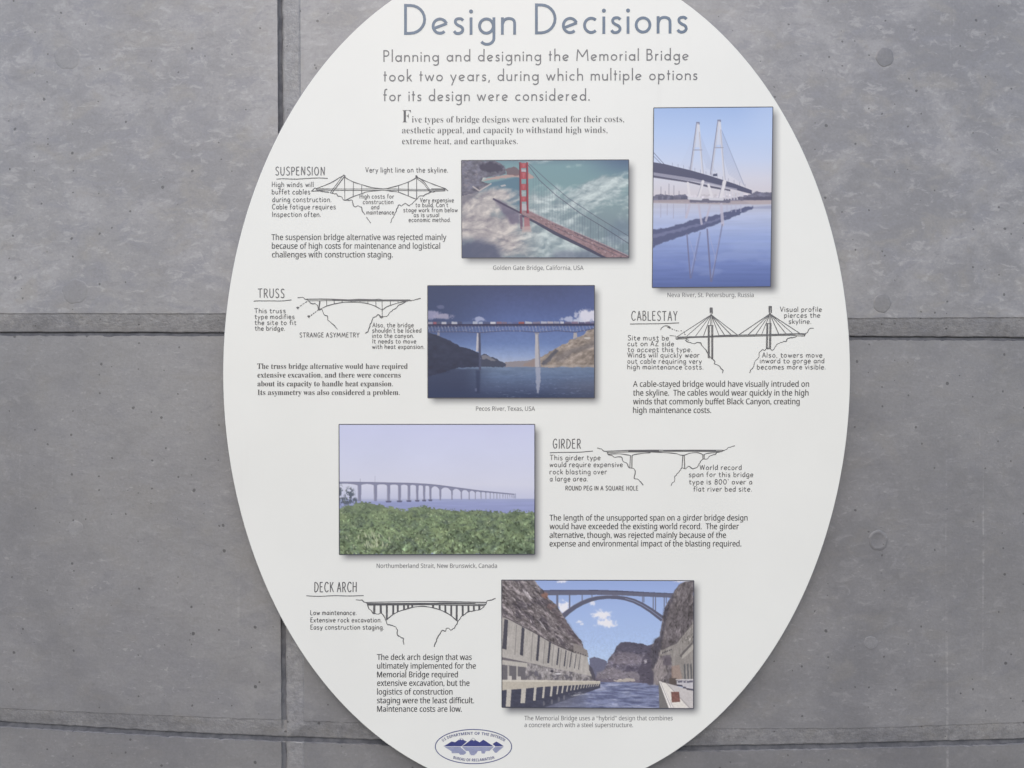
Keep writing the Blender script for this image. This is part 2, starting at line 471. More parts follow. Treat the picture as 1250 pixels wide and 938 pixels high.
HAND = {    # architect's hand lettering of the sketches
'a': (50, "~44,52 35,61 19,59 6,42 6,20 16,3 30,8 43,30;45,62 45,0"), 'b': (50, "5,100 5,2;~5,38 16,57 32,60 44,44 44,22 34,4 16,2 5,12"),
'c': (46, "~43,53 32,62 18,58 6,40 6,20 18,3 32,3 45,13"), 'd': (50, "~44,52 35,61 19,59 6,42 6,20 16,3 30,8 43,30;45,100 45,0"),
'e': (48, "~6,31 44,37 42,53 30,62 16,58 6,42 6,20 18,3 32,3 45,13"), 'f': (34, "~37,95 27,100 17,94 14,80 14,40 14,0;0,58 34,60"),
'g': (51, "~44,52 35,61 19,59 6,42 6,20 16,3 30,8 43,30;~46,62 46,20 46,-8 40,-24 26,-28 8,-22"),
'h': (49, "5,100 5,0;~5,36 16,56 30,62 42,54 44,38 44,0"), 'i': (12, "6,62 6,0;*6,84,7"), 'j': (20, "~12,62 12,-10 2,-26;*12,84,7"),
'k': (43, "6,100 6,0;41,60 6,26;16,34 43,0"), 'l': (12, "6,100 6,0"),
'm': (74, "5,62 5,0;~5,36 14,56 25,62 35,54 37,38 37,0;~37,36 46,56 57,62 67,54 69,38 69,0"),
'n': (49, "5,62 5,0;~5,36 16,56 30,62 42,54 44,38 44,0"), 'o': (52, "@26,32,21,29,0,360"),
'p': (50, "5,62 5,-28;~5,38 16,57 32,60 44,44 44,22 34,4 16,2 5,12"), 'q': (52, "~44,52 35,61 19,59 6,42 6,20 16,3 30,8 43,30;45,62 45,-22 52,-28"),
'r': (36, "5,62 5,0;~5,34 14,54 26,62 37,58"), 's': (44, "~40,55 28,62 13,60 7,48 14,37 32,30 40,18 33,4 18,1 4,10"),
't': (38, "~15,86 15,50 15,24 18,8 26,2 38,7;0,60 37,62"), 'u': (49, "~5,62 5,24 12,6 24,2 36,10 44,28;44,62 44,0"),
'v': (42, "2,62 21,2 41,62"), 'w': (64, "2,62 17,2 32,56 47,2 63,62"), 'x': (43, "2,62 42,0;42,62 2,0"), 'y': (46, "2,62 22,6;45,62 11,-28"),
'z': (44, "4,60 40,60 4,4 42,4"),
'A': (60, "2,0 31,100 58,0;11,34 51,34"), 'B': (52, "6,100 6,0;~6,97 30,98 42,84 36,62 8,54;~8,54 34,52 50,34 46,12 28,2 6,3"),
'C': (64, "~62,80 48,97 24,92 8,62 8,32 24,5 44,3 62,18"), 'D': (62, "6,100 6,0;~6,98 30,94 54,72 58,46 44,16 26,4 6,2"),
'E': (50, "6,98 6,2;6,96 47,98;6,54 41,54;6,3 49,3"), 'G': (66, "~60,84 44,98 22,90 8,62 8,32 22,5 44,4 58,20 60,44;34,44 62,44"),
'H': (60, "6,100 6,0;54,100 54,0;6,54 54,54"), 'I': (12, "6,100 6,0"), 'K': (54, "6,100 6,0;50,100 8,44;20,56 54,0"),
'L': (46, "6,100 6,3 46,3"), 'M': (84, "6,0 14,100 42,24 70,100 80,0"), 'N': (62, "6,0 8,100 54,2 56,100"),
'O': (70, "@35,50,29,47,0,360"), 'P': (50, "6,0 6,100;~6,96 30,98 46,82 42,58 24,48 6,46"), 'Q': (72, "@35,50,29,47,0,360;42,24 68,-6"),
'R': (54, "6,0 6,100;~6,96 30,98 46,82 42,58 24,48 6,46;22,48 53,0"),
'S': (54, "~50,86 38,98 20,96 9,80 16,62 38,46 50,28 44,8 26,1 6,12"), 'T': (62, "31,98 31,0;0,96 62,99"),
'U': (62, "~6,100 6,55 6,30 16,6 32,1 48,8 56,32 56,60 56,100"), 'V': (58, "2,100 29,2 57,100"), 'W': (86, "2,100 22,2 43,92 64,2 85,100"),
'Y': (58, "2,100 29,50 29,0;57,100 29,50"), 'Z': (58, "4,97 53,97 4,3 56,3"),
'0': (56, "@28,50,23,47,0,360"), '8': (52, "@26,75,17,22,0,360;@26,28,21,26,0,360"),
"'": (12, "7,100 4,78"), '.': (13, "*6,5,7"), ',': (13, "8,9 3,-14"),
}

def smooth_pts(p, n=5):
    if len(p) < 3: return p
    q = [p[0]] + list(p) + [p[-1]]; out = []
    for i in range(1, len(q) - 2):
        a, b, c, d = q[i - 1], q[i], q[i + 1], q[i + 2]
        for k in range(n):
            t = k / n
            out.append(tuple(.5 * (2 * b[j] + (c[j] - a[j]) * t + (2 * a[j] - 5 * b[j] + 4 * c[j] - d[j]) * t * t
                                   + (-a[j] + 3 * b[j] - 3 * c[j] + d[j]) * t ** 3) for j in (0, 1)))
    out.append(tuple(p[-1])); return out

def arc_pts(cx, cy, rx, ry, a0, a1):
    n = max(4, int(abs(a1 - a0) / 14))
    return [(cx + rx * math.cos(math.radians(a0 + (a1 - a0) * i / n)), cy + ry * math.sin(math.radians(a0 + (a1 - a0) * i / n))) for i in range(n + 1)]

def parse(spec):
    out = []
    for s in spec.split(';'):
        sm = s.startswith('~')
        if sm: s = s[1:]
        pts = []
        for tok in s.split():
            if tok[0] == '@': pts += arc_pts(*map(float, tok[1:].split(',')))
            elif tok[0] == '*': pts = ('dot',) + tuple(map(float, tok[1:].split(',')))
            else: pts.append(tuple(map(float, tok.split(','))))
        out.append(smooth_pts(pts) if sm else pts)
    return out
_cache = {}
def glyph(table, ch):
    k = (id(table), ch)
    if k not in _cache: _cache[k] = (table[ch][0], parse(table[ch][1]))
    return _cache[k]

class Ink:
    """collects flat ink shapes on the sign face and links them as one mesh"""
    def __init__(self, lift=.00030):
        self.V = []; self.F = []; self.lift = lift; self.k = 0; self.vary = 0.0
    def up(self):
        self.k += 1; return self.lift + (self.k % 9) * .000012
    def stroke(self, pts, w, closed=None):
        P = []
        for p in pts:
            if not P or math.hypot(p[0] - P[-1][0], p[1] - P[-1][1]) > 1e-4: P.append(p)
        if len(P) < 2: return
        # a sharp corner ends one stroke of the pen and starts the next
        for i in range(1, len(P) - 1):
            ax, ay = P[i][0] - P[i - 1][0], P[i][1] - P[i - 1][1]; bx, by = P[i + 1][0] - P[i][0], P[i + 1][1] - P[i][1]
            if ax * bx + ay * by < .45 * math.hypot(ax, ay) * math.hypot(bx, by):
                self.stroke(P[:i + 1], w, False); self.stroke(P[i:], w, False); return
        if closed is None: closed = len(P) > 3 and math.hypot(P[0][0] - P[-1][0], P[0][1] - P[-1][1]) < 1e-3
        if closed: P = P[:-1]
        n = len(P); L = self.up(); base = len(self.V); h = w / 2
        for i in range(n):
            a = P[i - 1] if (i > 0 or closed) else None
            b = P[(i + 1) % n] if (i < n - 1 or closed) else None
            p = P[i]
            d = []
            for s, e in ((a, p), (p, b)):
                if s is None or e is None: continue
                l = math.hypot(e[0] - s[0], e[1] - s[1]) or 1; d.append(((e[0] - s[0]) / l, (e[1] - s[1]) / l))
            if len(d) == 2:
                nx = -(d[0][1] + d[1][1]); ny = d[0][0] + d[1][0]; l = math.hypot(nx, ny)
                if l < .15: nx, ny, l = -d[0][1], d[0][0], 1.0
                nx /= l; ny /= l
                m = min(1 / max(.2, nx * -d[0][1] + ny * d[0][0]), 1.9)
            else:
                nx, ny, m = -d[0][1], d[0][0], 1.0
            hw = h * (1 + self.vary * math.sin(p[0] * .37 + p[1] * .29 + self.k * 1.7))
            self.V.append(from_px(p[0] + nx * hw * m, p[1] + ny * hw * m, L)); self.V.append(from_px(p[0] - nx * hw * m, p[1] - ny * hw * m, L))
        for i in range(n if closed else n - 1):
            a = base + 2 * i; b = base + 2 * ((i + 1) % n)
            self.F.append((a, a + 1, b + 1, b))
    def dot(self, x, y, r, n=14):
        L = self.up(); b = len(self.V)
        for j in range(n):
            self.V.append(from_px(x + r * math.cos(2 * math.pi * j / n), y + r * math.sin(2 * math.pi * j / n), L))
        self.F.append(tuple(range(b, b + n)))
    def poly(self, pts):
        L = self.up(); b = len(self.V)
        for p in pts: self.V.append(from_px(p[0], p[1], L))
        self.F.append(tuple(range(b, b + len(pts))))
    def tris(self, P, T):
        L = self.up(); b = len(self.V)
        for p in P: self.V.append(from_px(p[0], p[1], L))
        for t_ in T: self.F.append(tuple(b + i for i in t_))
    def build(self, name, mat, parent=None, label=None):
        # every face looks towards the viewer
        F = []
        for f in self.F:
            a, b, c = (self.V[f[i]] for i in (0, 1, 2))
            s = (b[0] - a[0]) * (c[2] - a[2]) - (b[2] - a[2]) * (c[0] - a[0])
            F.append(f if s > 0 else f[::-1])
        return mesh(name, self.V, F, mat, parent or SIGN, label)

    # ---- lettering -------------------------------------------------------
    def pen(self, table, text, x0, x1, y0, y1, cap, w, track=18, space=34, jit=0.0, rnd=None):
        """pen lettering from x0 to x1, baseline y0 -> y1, cap height in image pixels"""
        x = 0; items = []
        for ch in text:
            if ch == ' ': x += space; continue
            adv, st = glyph(table, ch); items.append((x, st)); x += adv + track
        total = x - track; kx = (x1 - x0) / total; ky = cap / 100.0
        for gx, st in items:
            jx, jy, js = (0, 0, 0) if not jit else (rnd.uniform(-1, 1) * jit * 2, rnd.uniform(-1, 1) * jit * 2.2, rnd.uniform(-1, 1) * jit * .03)
            f = lambda p: (x0 + (gx + p[0] + jx + js * p[1]) * kx, y0 + (y1 - y0) * (gx + p[0]) / total - (p[1] + jy) * ky)
            for s in st:
                if s[0] == 'dot': c = f(s[1:3]); self.dot(c[0], c[1], s[3] * ky)
                else: self.stroke([f(p) for p in s], w)
    def type(self, text, x0, x1, y0, y1, size, face='sans', bold=0.0):
        """typeset line; size = cap height in image pixels"""
        P, T, capk = typeset(text, face)
        mn, mx = P[:, 0].min() - bold, P[:, 0].max() + bold
        k = (x1 - x0) / (mx - mn)
        # heavier weights are overprinted a hair aside, like a press would
        for dx, dy in (((-bold, -bold * .4), (bold, bold * .4), (bold * .2, -bold * .5)) if bold else ((0, 0),)):
            X = x0 + (P[:, 0] + dx - mn) * k; s = (X - x0) / max(1e-6, x1 - x0)
            Y = y0 + (y1 - y0) * s - (P[:, 1] + dy) * size / capk
            self.tris(list(zip(X, Y)), T)

def styled(text, face):
    o = ''
    for c in text:
        if face == 'serif':
            if 'a' <= c <= 'z': c = chr(0x1D41A + ord(c) - 97)
            elif 'A' <= c <= 'Z': c = chr(0x1D400 + ord(c) - 65)
        elif face == 'sans':
            if 'a' <= c <= 'z': c = chr(0x1D5BA + ord(c) - 97)
            elif 'A' <= c <= 'Z': c = chr(0x1D5A0 + ord(c) - 65)
        elif face == 'bold':
            if 'a' <= c <= 'z': c = chr(0x1D5EE + ord(c) - 97)
            elif 'A' <= c <= 'Z': c = chr(0x1D5D4 + ord(c) - 65)
        o += c
    return o

_caps = {}
def typeset(text, face):
    thin = -.011 if face == 'serif' else 0.0
    def run(s):
        cu = bpy.data.curves.new('line', 'FONT'); cu.body = s; cu.resolution_u = 3; cu.offset = thin
        o = bpy.data.objects.new('line', cu); COL.objects.link(o)
        dg = bpy.context.evaluated_depsgraph_get(); dg.update()
        me = o.evaluated_get(dg).to_mesh()
        P = np.array([v.co[:2] for v in me.vertices]); T = [tuple(p.vertices) for p in me.polygons]
        o.evaluated_get(dg).to_mesh_clear()
        bpy.data.objects.remove(o); bpy.data.curves.remove(cu)
        return P, T
    if face not in _caps:
        P, _ = run(styled('H', face)); _caps[face] = P[:, 1].max()
    P, T = run(styled(text, face))
    return P, T, _caps[face]

# ---- title and introduction
i = Ink()
i.pen(ROUND, 'Design', 493.1, 630.1, 42.9, 42.6, 37.8, 3.5, 17)
i.build('title', M_TITLE, None, 'first word of the large slate blue title, reading Design')
i = Ink()
i.pen(ROUND, 'Decisions', 652.9, 839.2, 42.3, 41.0, 37.8, 3.5, 17)
i.build('title', M_TITLE, None, 'second word of the large slate blue title, reading Decisions')
i = Ink()
for (s, x0, x1, y0, y1) in (('Planning and designing the Memorial Bridge', 468, 840.5, 75.8, 74.0),
                            ('took two years, during which multiple options', 468.2, 851.2, 99.8, 98.0),
                            ('for its design were considered.', 468, 720, 123.9, 123.2)):
    i.pen(ROUND, s, x0, x1, y0, y1, 14.3, 1.42, 19, 44)
i.build('subtitle', M_SUB, None, 'three lines of grey lettering under the title')
i = Ink()
i.type('F', 491, 501.6, 149.8, 149.8, 15.0, 'serif', 0)
for (s, x0, x1, y0, y1) in (('ive types of bridge designs were evaluated for their costs,', 502.8, 761.8, 149.9, 149.4),
                            ('aesthetic appeal, and capacity to withstand high winds,', 490.8, 741.4, 163.0, 162.6),
                            ('extreme heat, and earthquakes.', 490.8, 632, 176.3, 176.2)):
    i.type(s, x0, x1, y0, y1, 7.7, 'serif', 0)
i.build('intro_paragraph', M_SERIF, None, 'serif paragraph with a tall first letter')

def paragraph(lines, face, cap, bold, label, mat=None, name='paragraph'):
    i = Ink()
    for (s, x0, x1, y) in lines: i.type(s, x0, x1, y, y, cap, face, bold)
    return i.build(name, mat or M_BODY, None, label)

BOLD = .015
paragraph([('The suspension bridge alternative was rejected mainly', 331.4, 545, 293.2),
           ('because of high costs for maintenance and logistical', 331.8, 537.3, 303.8),
           ('challenges with construction staging.', 332, 479.5, 314.4)], 'sans', 7.0, BOLD, 'paragraph about the suspension bridge')
paragraph([('The truss bridge alternative would have required', 314.3, 497.5, 450.5),
           ('extensive excavation, and there were concerns', 314.6, 489, 461.1),
           ('about its capacity to handle heat expansion.', 314.6, 479.4, 471.8),
           ('Its asymmetry was also considered a problem.', 314.6, 487.7, 482.4)], 'serif', 6.5, -.014, 'serif paragraph about the truss bridge', M_SERIF)
paragraph([('A cable-stayed bridge would have visually intruded on', 772.7, 987.6, 472.3),
           ('the skyline.  The cables would wear quickly in the high', 772.7, 986.9, 483.1),
           ('winds that commonly buffet Black Canyon, creating', 772.7, 976.1, 493.7),
           ('high maintenance costs.', 772.7, 868.1, 504.3)], 'sans', 7.0, BOLD, 'paragraph about the cable-stayed bridge')
paragraph([('The length of the unsupported span on a girder bridge design', 670.8, 912.5, 635.6),
           ('would have exceeded the existing world record.  The girder', 670.8, 901.9, 646.1),
           ('alternative, though, was rejected mainly because of the', 670.8, 886.3, 656.7),
           ('expense and environmental impact of the blasting required.', 670.8, 904.9, 667.2)], 'sans', 7.0, BOLD, 'paragraph about the girder bridge')
paragraph([('The deck arch design that was', 460.3, 575.9, 805.7), ('ultimately implemented for the', 460.3, 580.9, 816.3),
           ('Memorial Bridge required', 460.3, 559, 826.9), ('extensive excavation, but the', 460.3, 573.2, 837.3),
           ('logistics of construction', 460.3, 552.4, 847.9), ('staging were the least difficult.', 460.3, 578.8, 858.5),
           ('Maintenance costs are low.', 460.3, 563.8, 868.9)], 'sans', 7.0, BOLD, 'paragraph about the deck arch bridge')
CB = .004
paragraph([('Golden Gate Bridge, California, USA', 601.9, 712.3, 329.7)], 'sans', 5.2, CB, None, M_CAP, 'caption')
paragraph([('Neva River, St. Petersburg, Russia', 814.7, 920, 362.8)], 'sans', 5.2, CB, None, M_CAP, 'caption')
paragraph([('Pecos River, Texas, USA', 581, 653, 501.6)], 'sans', 5.2, CB, None, M_CAP, 'caption')
paragraph([('Northumberland Strait, New Brunswick, Canada', 459.8, 606.7, 693.4)], 'sans', 5.2, CB, None, M_CAP, 'caption')
paragraph([('The Memorial Bridge uses a \u201chybrid\u201d design that combines', 640.1, 821.1, 879.4),
           ('a concrete arch with a steel superstructure.', 640.1, 772.7, 887.7)], 'sans', 5.4, CB, None, M_CAP, 'caption')

# ---- hand lettered headings and notes
rj = random.Random(11)
def heading(s, x0, x1, y, cap, line, label):
    i = Ink(); i.pen(HAND, s, x0, x1, y, y, cap, 1.12, 22, 34, .8, rj)
    h = i.build('heading', M_PENCIL, None, label)
    j = Ink(); j.stroke(smooth_pts(line, 4), 1.0); j.build('underline', M_PENCIL, h)
heading('SUSPENSION', 336, 396.5, 214.2, 10.2, [(337.5, 218.9), (345, 218.4), (360, 218.9), (378, 217.9), (390, 217.5), (400, 218)], 'heading reading SUSPENSION')
heading('TRUSS', 314.9, 347.2, 363.7, 11.0, [(309.8, 368.4), (312.2, 367.6), (326, 367.5), (343.4, 367.6), (355.9, 366.3)], 'heading reading TRUSS')
heading('CABLESTAY', 770.6, 826.8, 391.6, 11.6, [(769, 395.8), (788, 395.5), (807, 395.3), (828.8, 394.4)], 'heading reading CABLESTAY')
heading('GIRDER', 674.9, 708.7, 547.6, 11.6, [(671.2, 552.8), (685, 552.4), (706.6, 552.2), (723.8, 550.8)], 'heading reading GIRDER')
heading('DECK ARCH', 383.9, 435.3, 722.9, 12.2, [(374, 727.4), (383, 728), (394, 728), (408.4, 727.3), (425, 727.7), (443.9, 727.2)], 'heading reading DECK ARCH')

def note(lines, cap=6.3, w=.84, label=None):
    i = Ink()
    for (s, x0, x1, y) in lines: i.pen(HAND, s, x0, x1, y, y, cap, w, 17, 36, .7, rj)
    return i.build('handwritten_note', M_PENCIL, None, label)
note([('Very light line on the skyline.', 446.2, 546.7, 210.8)])
note([('High winds will', 332, 382.8, 228.5), ('buffet cables', 332, 378.6, 237.4), ('during construction.', 332.5, 404.6, 246.8),
      ('Cable fatigue requires', 332, 409.8, 255.7), ('Inspection often.', 332.5, 391.7, 264.9)])
note([('High costs for', 439, 481, 242.6), ('construction', 443, 480, 249.3), ('and', 453, 462.9, 255.7), ('maintenance,', 447.3, 482.2, 262.0)], 5.4, .78)
note([('Very expensive', 512.8, 553.8, 247.2), ("to build. Can't", 507.2, 547, 253), ('stage work from below', 492.4, 558.5, 259.2),
      ('as is usual', 505, 536, 265.2), ('economic method.', 498.9, 550.2, 271.2)], 5.4, .78)
note([('This truss', 310.6, 348.7, 382.4), ('type modifies', 311, 359.5, 389.6), ('the site to fit', 311, 361.6, 396.8), ('the bridge.', 311.2, 347.7, 403.8)], 5.8)
note([('STRANGE ASYMMETRY', 365.7, 438.6, 412)], 5.7)
note([('Also, the bridge', 454.7, 504.8, 399.7), ("shouldn't be locked", 454.4, 514.2, 406.2), ('into the canyon.', 454.4, 505.3, 412.6),
      ('It needs to move', 454.7, 507.9, 419.4), ('with heat expansion.', 454.4, 518.1, 426.1)], 5.5, .80)
note([('Site must be', 766.2, 816.4, 415.6), ('cut on AZ side', 765.9, 822.6, 422.7), ('to accept this type.', 766.2, 844.7, 429.8),
      ('Winds will quickly wear', 765.9, 853.8, 436.6), ('out cable requiring very', 765.9, 856.4, 444), ('high maintenance costs.', 765.9, 858.5, 451.1)], 6.1)
note([('Visual profile', 952.1, 1003, 380.7), ('pierces the', 957.1, 1001, 387.9), ('skyline.', 962.5, 990.3, 395.4)], 6.0)
note([('Also, towers move', 930.2, 1003.6, 436.6), ('inward to gorge and', 927.6, 1006.2, 443.6), ('becomes more visible.', 924, 1007.7, 451.1)], 6.1)
note([('This girder type', 671.2, 732.8, 561.9), ('would require expensive', 671, 759.9, 570.3), ('rock blasting over', 671, 740.7, 579.1), ('a large area.', 671, 717.5, 587.7)], 6.3)
note([('ROUND PEG IN A SQUARE HOLE', 690.3, 778.9, 598.8)], 5.4)
note([('World record', 854.3, 905.2, 573.7), ('span for this bridge', 840.8, 919.3, 582.4), ("type is 800' over a", 841, 918.2, 591.4), ('flat river bed site.', 846.5, 917.7, 600.1)], 6.2)
note([('Low maintenance.', 378.9, 435.1, 750.9), ('Extensive rock excavation.', 378.9, 466, 759.8), ('Easy construction staging.', 378.9, 468.7, 768.6)], 5.9)
# ================================================================== PENCIL SKETCHES
rs = random.Random(5)
class Sketch(Ink):
    def __init__(self): super().__init__(); self.vary = .24
    def ln(self, pts, w=1.0, t=None, sm=False):
        t = t or self.t; P = [t(p) for p in pts]
        if sm: P = smooth_pts(P, 5)
        self.stroke(P, w * .92)
    def rock(self, pts, w=1.05, t=None, amp=.5):
        """broken, jittery pencil line"""
        t = t or self.t; P = [t(p) for p in pts]; out = [P[0]]
        for a, b in zip(P, P[1:]):
            n = max(1, int(math.hypot(b[0] - a[0], b[1] - a[1]) / 1.7))
            for i in range(1, n + 1):
                k = i / n; j = amp if i < n else amp * .4
                out.append((a[0] + (b[0] - a[0]) * k + rs.uniform(-j, j), a[1] + (b[1] - a[1]) * k + rs.uniform(-j, j)))
        self.stroke(smooth_pts(out, 2), w * .92)
    def dash(self, a, b, n=4, w=.9, t=None):
        t = t or self.t; a = t(a); b = t(b)
        for i in range(n):
            k0 = i / n; k1 = k0 + .72 / n
            self.stroke([(a[0] + (b[0] - a[0]) * k, a[1] + (b[1] - a[1]) * k) for k in (k0, k1)], w)
def fr(ox, oy, k): return lambda p: (ox + p[0] / k, oy + p[1] / k)

# suspension
s = Sketch(); A = fr(325, 195, 10.417); B = fr(440, 195, 10.417)
for y in (-9, 9): s.stroke([A((635, 378 + y)), A((1000, 383 + y)), B((0, 382 + y)), B((300, 380 + y)), B((700, 388 + y)), B((1080, 390 + y * .8))], .8)
s.ln([(640, 384), (830, 388)], .9, A)
s.stroke(smooth_pts([A((630, 372)), A((820, 297)), A((940, 225)), A((990, 205))], 5), .95)
s.stroke(smooth_pts([A((990, 215)), A((1030, 245)), A((1120, 290)), B((20, 320)), B((130, 352)), B((290, 372)), B((400, 352)), B((500, 325)), B((610, 285)), B((690, 245)), B((715, 215))], 5), 1.0)
s.stroke(smooth_pts([B((712, 218)), B((790, 258)), B((920, 312)), B((1075, 368))], 5), .95)
s.stroke(smooth_pts([A((1005, 520)), A((1110, 470)), A((1240, 425)), B((60, 415)), B((150, 402)), B((290, 390)), B((400, 405)), B((480, 415)), B((610, 465)), B((715, 508))], 5), .95)
for (p, q, t) in (((995, 215), (1000, 520), A), ((1110, 290), (1105, 470), A), ((1214, 325), (1214, 425), A), ((485, 335), (485, 418), B), ((608, 285), (608, 470), B), ((715, 225), (715, 500), B)):
    s.ln([p, q], .95, t)
s.ln([(962, 222), (812, 425)], .85, A); s.ln([(990, 222), (835, 428)], .95, A); s.ln([(812, 425), (835, 428)], .9, A)
s.ln([(700, 210), (712, 202), (738, 235), (715, 240), (700, 210)], .9, B); s.poly([B(p) for p in ((698, 210), (712, 200), (742, 236), (716, 242))])
s.ln([(738, 232), (820, 300), (900, 415)], .95, B, True); s.ln([(720, 245), (800, 305), (880, 408)], .85, B, True); s.ln([(880, 408), (925, 415), (960, 400)], 1.0, B)
s.ln([(965, 222), (985, 195), (1008, 215)], 1.1, A)
s.ln([(575, 402), (620, 360), (645, 380)], 1.0, A); s.ln([(575, 402), (690, 398), (800, 418)], 1.0, A); s.ln([(690, 404), (800, 416)], 1.2, A)
s.ln([(900, 372), (1065, 372)], .8, B); s.ln([(930, 402), (1065, 400)], .9, B); s.ln([(1065, 398), (1072, 365), (1115, 400)], 1.3, B)
s.rock([(820, 425), (895, 435), (910, 465), (965, 478), (970, 495), (1000, 520), (1095, 518), (1108, 580), (1130, 602), (1165, 590), (1215, 610), (1220, 655), (1250, 690)], 1.05, A)
s.rock([(5, 600), (25, 650), (60, 700)], 1.0, B); s.rock([(80, 730), (100, 765), (133, 808)], 1.0, B)
s.rock([(380, 805), (415, 735), (450, 670), (460, 630), (490, 575), (525, 590), (570, 555), (622, 588), (670, 545), (715, 508), (745, 465), (800, 462), (830, 440), (900, 415)], 1.05, B)
s.build('bridge_sketch', M_PENCIL, None, 'pencil sketch of a suspension bridge')

# truss
s = Sketch(); A = fr(305, 345, 10.417); B = fr(405, 345, 10.417)
s.rock([(608, 192), (680, 190), (700, 210), (740, 222)], 1.1, A, .25)
s.stroke([A((720, 213)), A((890, 211)), A((1045, 214)), A((1250, 222)), B((340, 216)), B((530, 220)), B((600, 214)), B((650, 222)), B((1000, 222))], 1.1)
s.stroke([A((740, 233)), A((890, 233)), B((20, 230)), B((300, 234)), B((640, 234)), B((1015, 232))], 1.0)
s.stroke([A((1050, 222)), B((200, 224)), B((400, 227)), B((960, 228))], .9)
s.stroke(smooth_pts([A((885, 345)), A((980, 300)), A((1080, 272)), B((30, 274)), B((130, 256)), B((250, 250)), B((360, 254)), B((460, 270)), B((555, 303)), B((640, 352))], 5), 1.0)
s.ln([(640, 352), (700, 310), (750, 290), (840, 262), (940, 240), (1000, 230)], 1.0, B, True)
s.stroke([A((890, 228)), A((880, 345))], 1.5)
for (x, a, b, t) in ((975, 224, 300, A), (1072, 228, 277, A), (30, 230, 274, B), (130, 228, 256, B), (245, 230, 250, B), (358, 230, 254, B), (458, 230, 272, B), (560, 230, 312, B), (745, 230, 295, B), (840, 232, 263, B)):
    s.ln([(x, a), (x + 3, b)], .85, t)
s.ln([(640, 222), (642, 440)], 1.15, B)
s.rock([(740, 232), (790, 270), (830, 265), (860, 290), (872, 335), (918, 345), (935, 390), (950, 415), (985, 425), (995, 480), (1040, 520), (1080, 550), (1115, 595)], 1.05, A)
s.rock([(425, 650), (460, 630), (468, 595), (495, 520), (525, 450), (560, 435), (590, 410), (630, 440), (700, 430), (725, 400), (780, 345), (825, 322), (860, 285), (910, 265), (945, 240), (1020, 228), (1070, 215), (1130, 202)], 1.05, B)
s.dash((730, 240), (625, 310), 3, .95, A); s.dash((872, 350), (770, 425), 4, .95, A)
for (p, t) in (((612, 322), A), ((752, 432), A)): s.poly([t((p[0] + dx, p[1] + dy)) for dx, dy in ((-24, -8), (0, -14), (20, -8), (8, 10), (2, 24), (-12, 10))])
s.poly([A(p) for p in ((858, 338), (900, 330), (906, 348), (880, 358))]); s.poly([B(p) for p in ((605, 428), (655, 428), (652, 446), (632, 458), (612, 450))])
s.build('bridge_sketch', M_PENCIL, None, 'pencil sketch of a truss bridge')

# cable-stayed
s = Sketch(); A = fr(755, 370, 9.615); B = fr(885, 370, 9.615)
s.stroke([A((675, 400)), A((1050, 392)), A((1250, 380)), B((150, 378)), B((480, 372)), B((880, 358)), B((945, 362))], .95)
s.stroke([A((675, 425)), A((780, 420)), A((850, 405)), A((1050, 402)), A((1250, 396)), B((270, 390)), B((480, 386)), B((780, 378)), B((850, 386)), B((930, 388)), B((945, 362))], 1.0)
s.stroke([A((690, 412)), A((850, 398)), A((1050, 397))], 1.3); s.stroke([A((1110, 390)), B((0, 388)), B((150, 384))], 1.0); s.stroke([B((540, 380)), B((880, 368))], .8)
s.stroke([B((860, 364)), B((940, 368))], 1.6)
s.ln([(675, 400), (675, 425)], 1.2, A)
for (apx, xs, t, ys) in (((1088, 138), (680, 800, 905, 998), A, (400, 390, 388, 385)), ((1088, 138), (1178, 1245, 1325, 1400), A, (380, 378, 378, 380)),
                         ((527, 128), (155, 270, 360, 430), B, (380, 375, 374, 370)), ((527, 128), (635, 720, 795, 880), B, (378, 368, 360, 358))):
    for x, y in zip(xs, ys): s.ln([apx, (x, y)], .92, t)
for (t, m0, m1, bx0, bx1, cap, bt, bb, ax) in ((A, 1072, 1102, 1052, 1110, 265, 265, 640, 1088), (B, 514, 546, 490, 542, 242, 242, 535, 527)):
    top = 58 if t is A else 40
    for k in range(5):
        x = m0 + (m1 - m0) * k / 4; s.ln([(x, top + rs.uniform(-4, 4)), (x + rs.uniform(-3, 3), 118 + rs.uniform(-6, 10))], .75, t)
    s.ln([(m0, top), (m1, top)], .9, t); s.ln([(ax - 6, 120), (ax - 8, cap)], .8, t); s.ln([(ax + 6, 120), (ax + 8, cap)], .8, t)
    s.ln([(bx0 - 6, cap), (bx1 + 4, cap)], .9, t)
    dx = -8 if t is B else 0
    for k in (0, .14, .28, .7, .86, 1.0):
        x = bx0 + (bx1 - bx0) * k; s.ln([(x, bt), (x + dx + rs.uniform(-2, 2), bb + (10 + 30 * k if t is A else 0) * .6)], .8, t)
    if t is B: s.ln([(482, 530), (538, 533)], 1.0, t)
s.ln([(492, 318), (515, 285), (555, 268), (595, 278), (612, 296)], 1.0, A, True); s.poly([A(p) for p in ((570, 285), (595, 275), (618, 298), (598, 302))])
for (p, q) in (((622, 302), (640, 312)), ((650, 314), (664, 320)), ((674, 322), (690, 328)), ((700, 330), (712, 330)), ((728, 325), (742, 328)), ((764, 340), (778, 352)), ((774, 362), (786, 376))): s.ln([p, q], .9, A)
s.ln([(600, 384), (640, 386), (675, 390)], .9, A)
s.rock([(785, 435), (820, 462), (880, 478), (930, 465), (965, 470), (990, 510), (1030, 555), (1060, 620), (1100, 655), (1130, 690), (1125, 710), (1190, 745), (1200, 770), (1225, 790), (1222, 825)], 1.05, A)
s.ln([(790, 425), (830, 440)], .8, A)
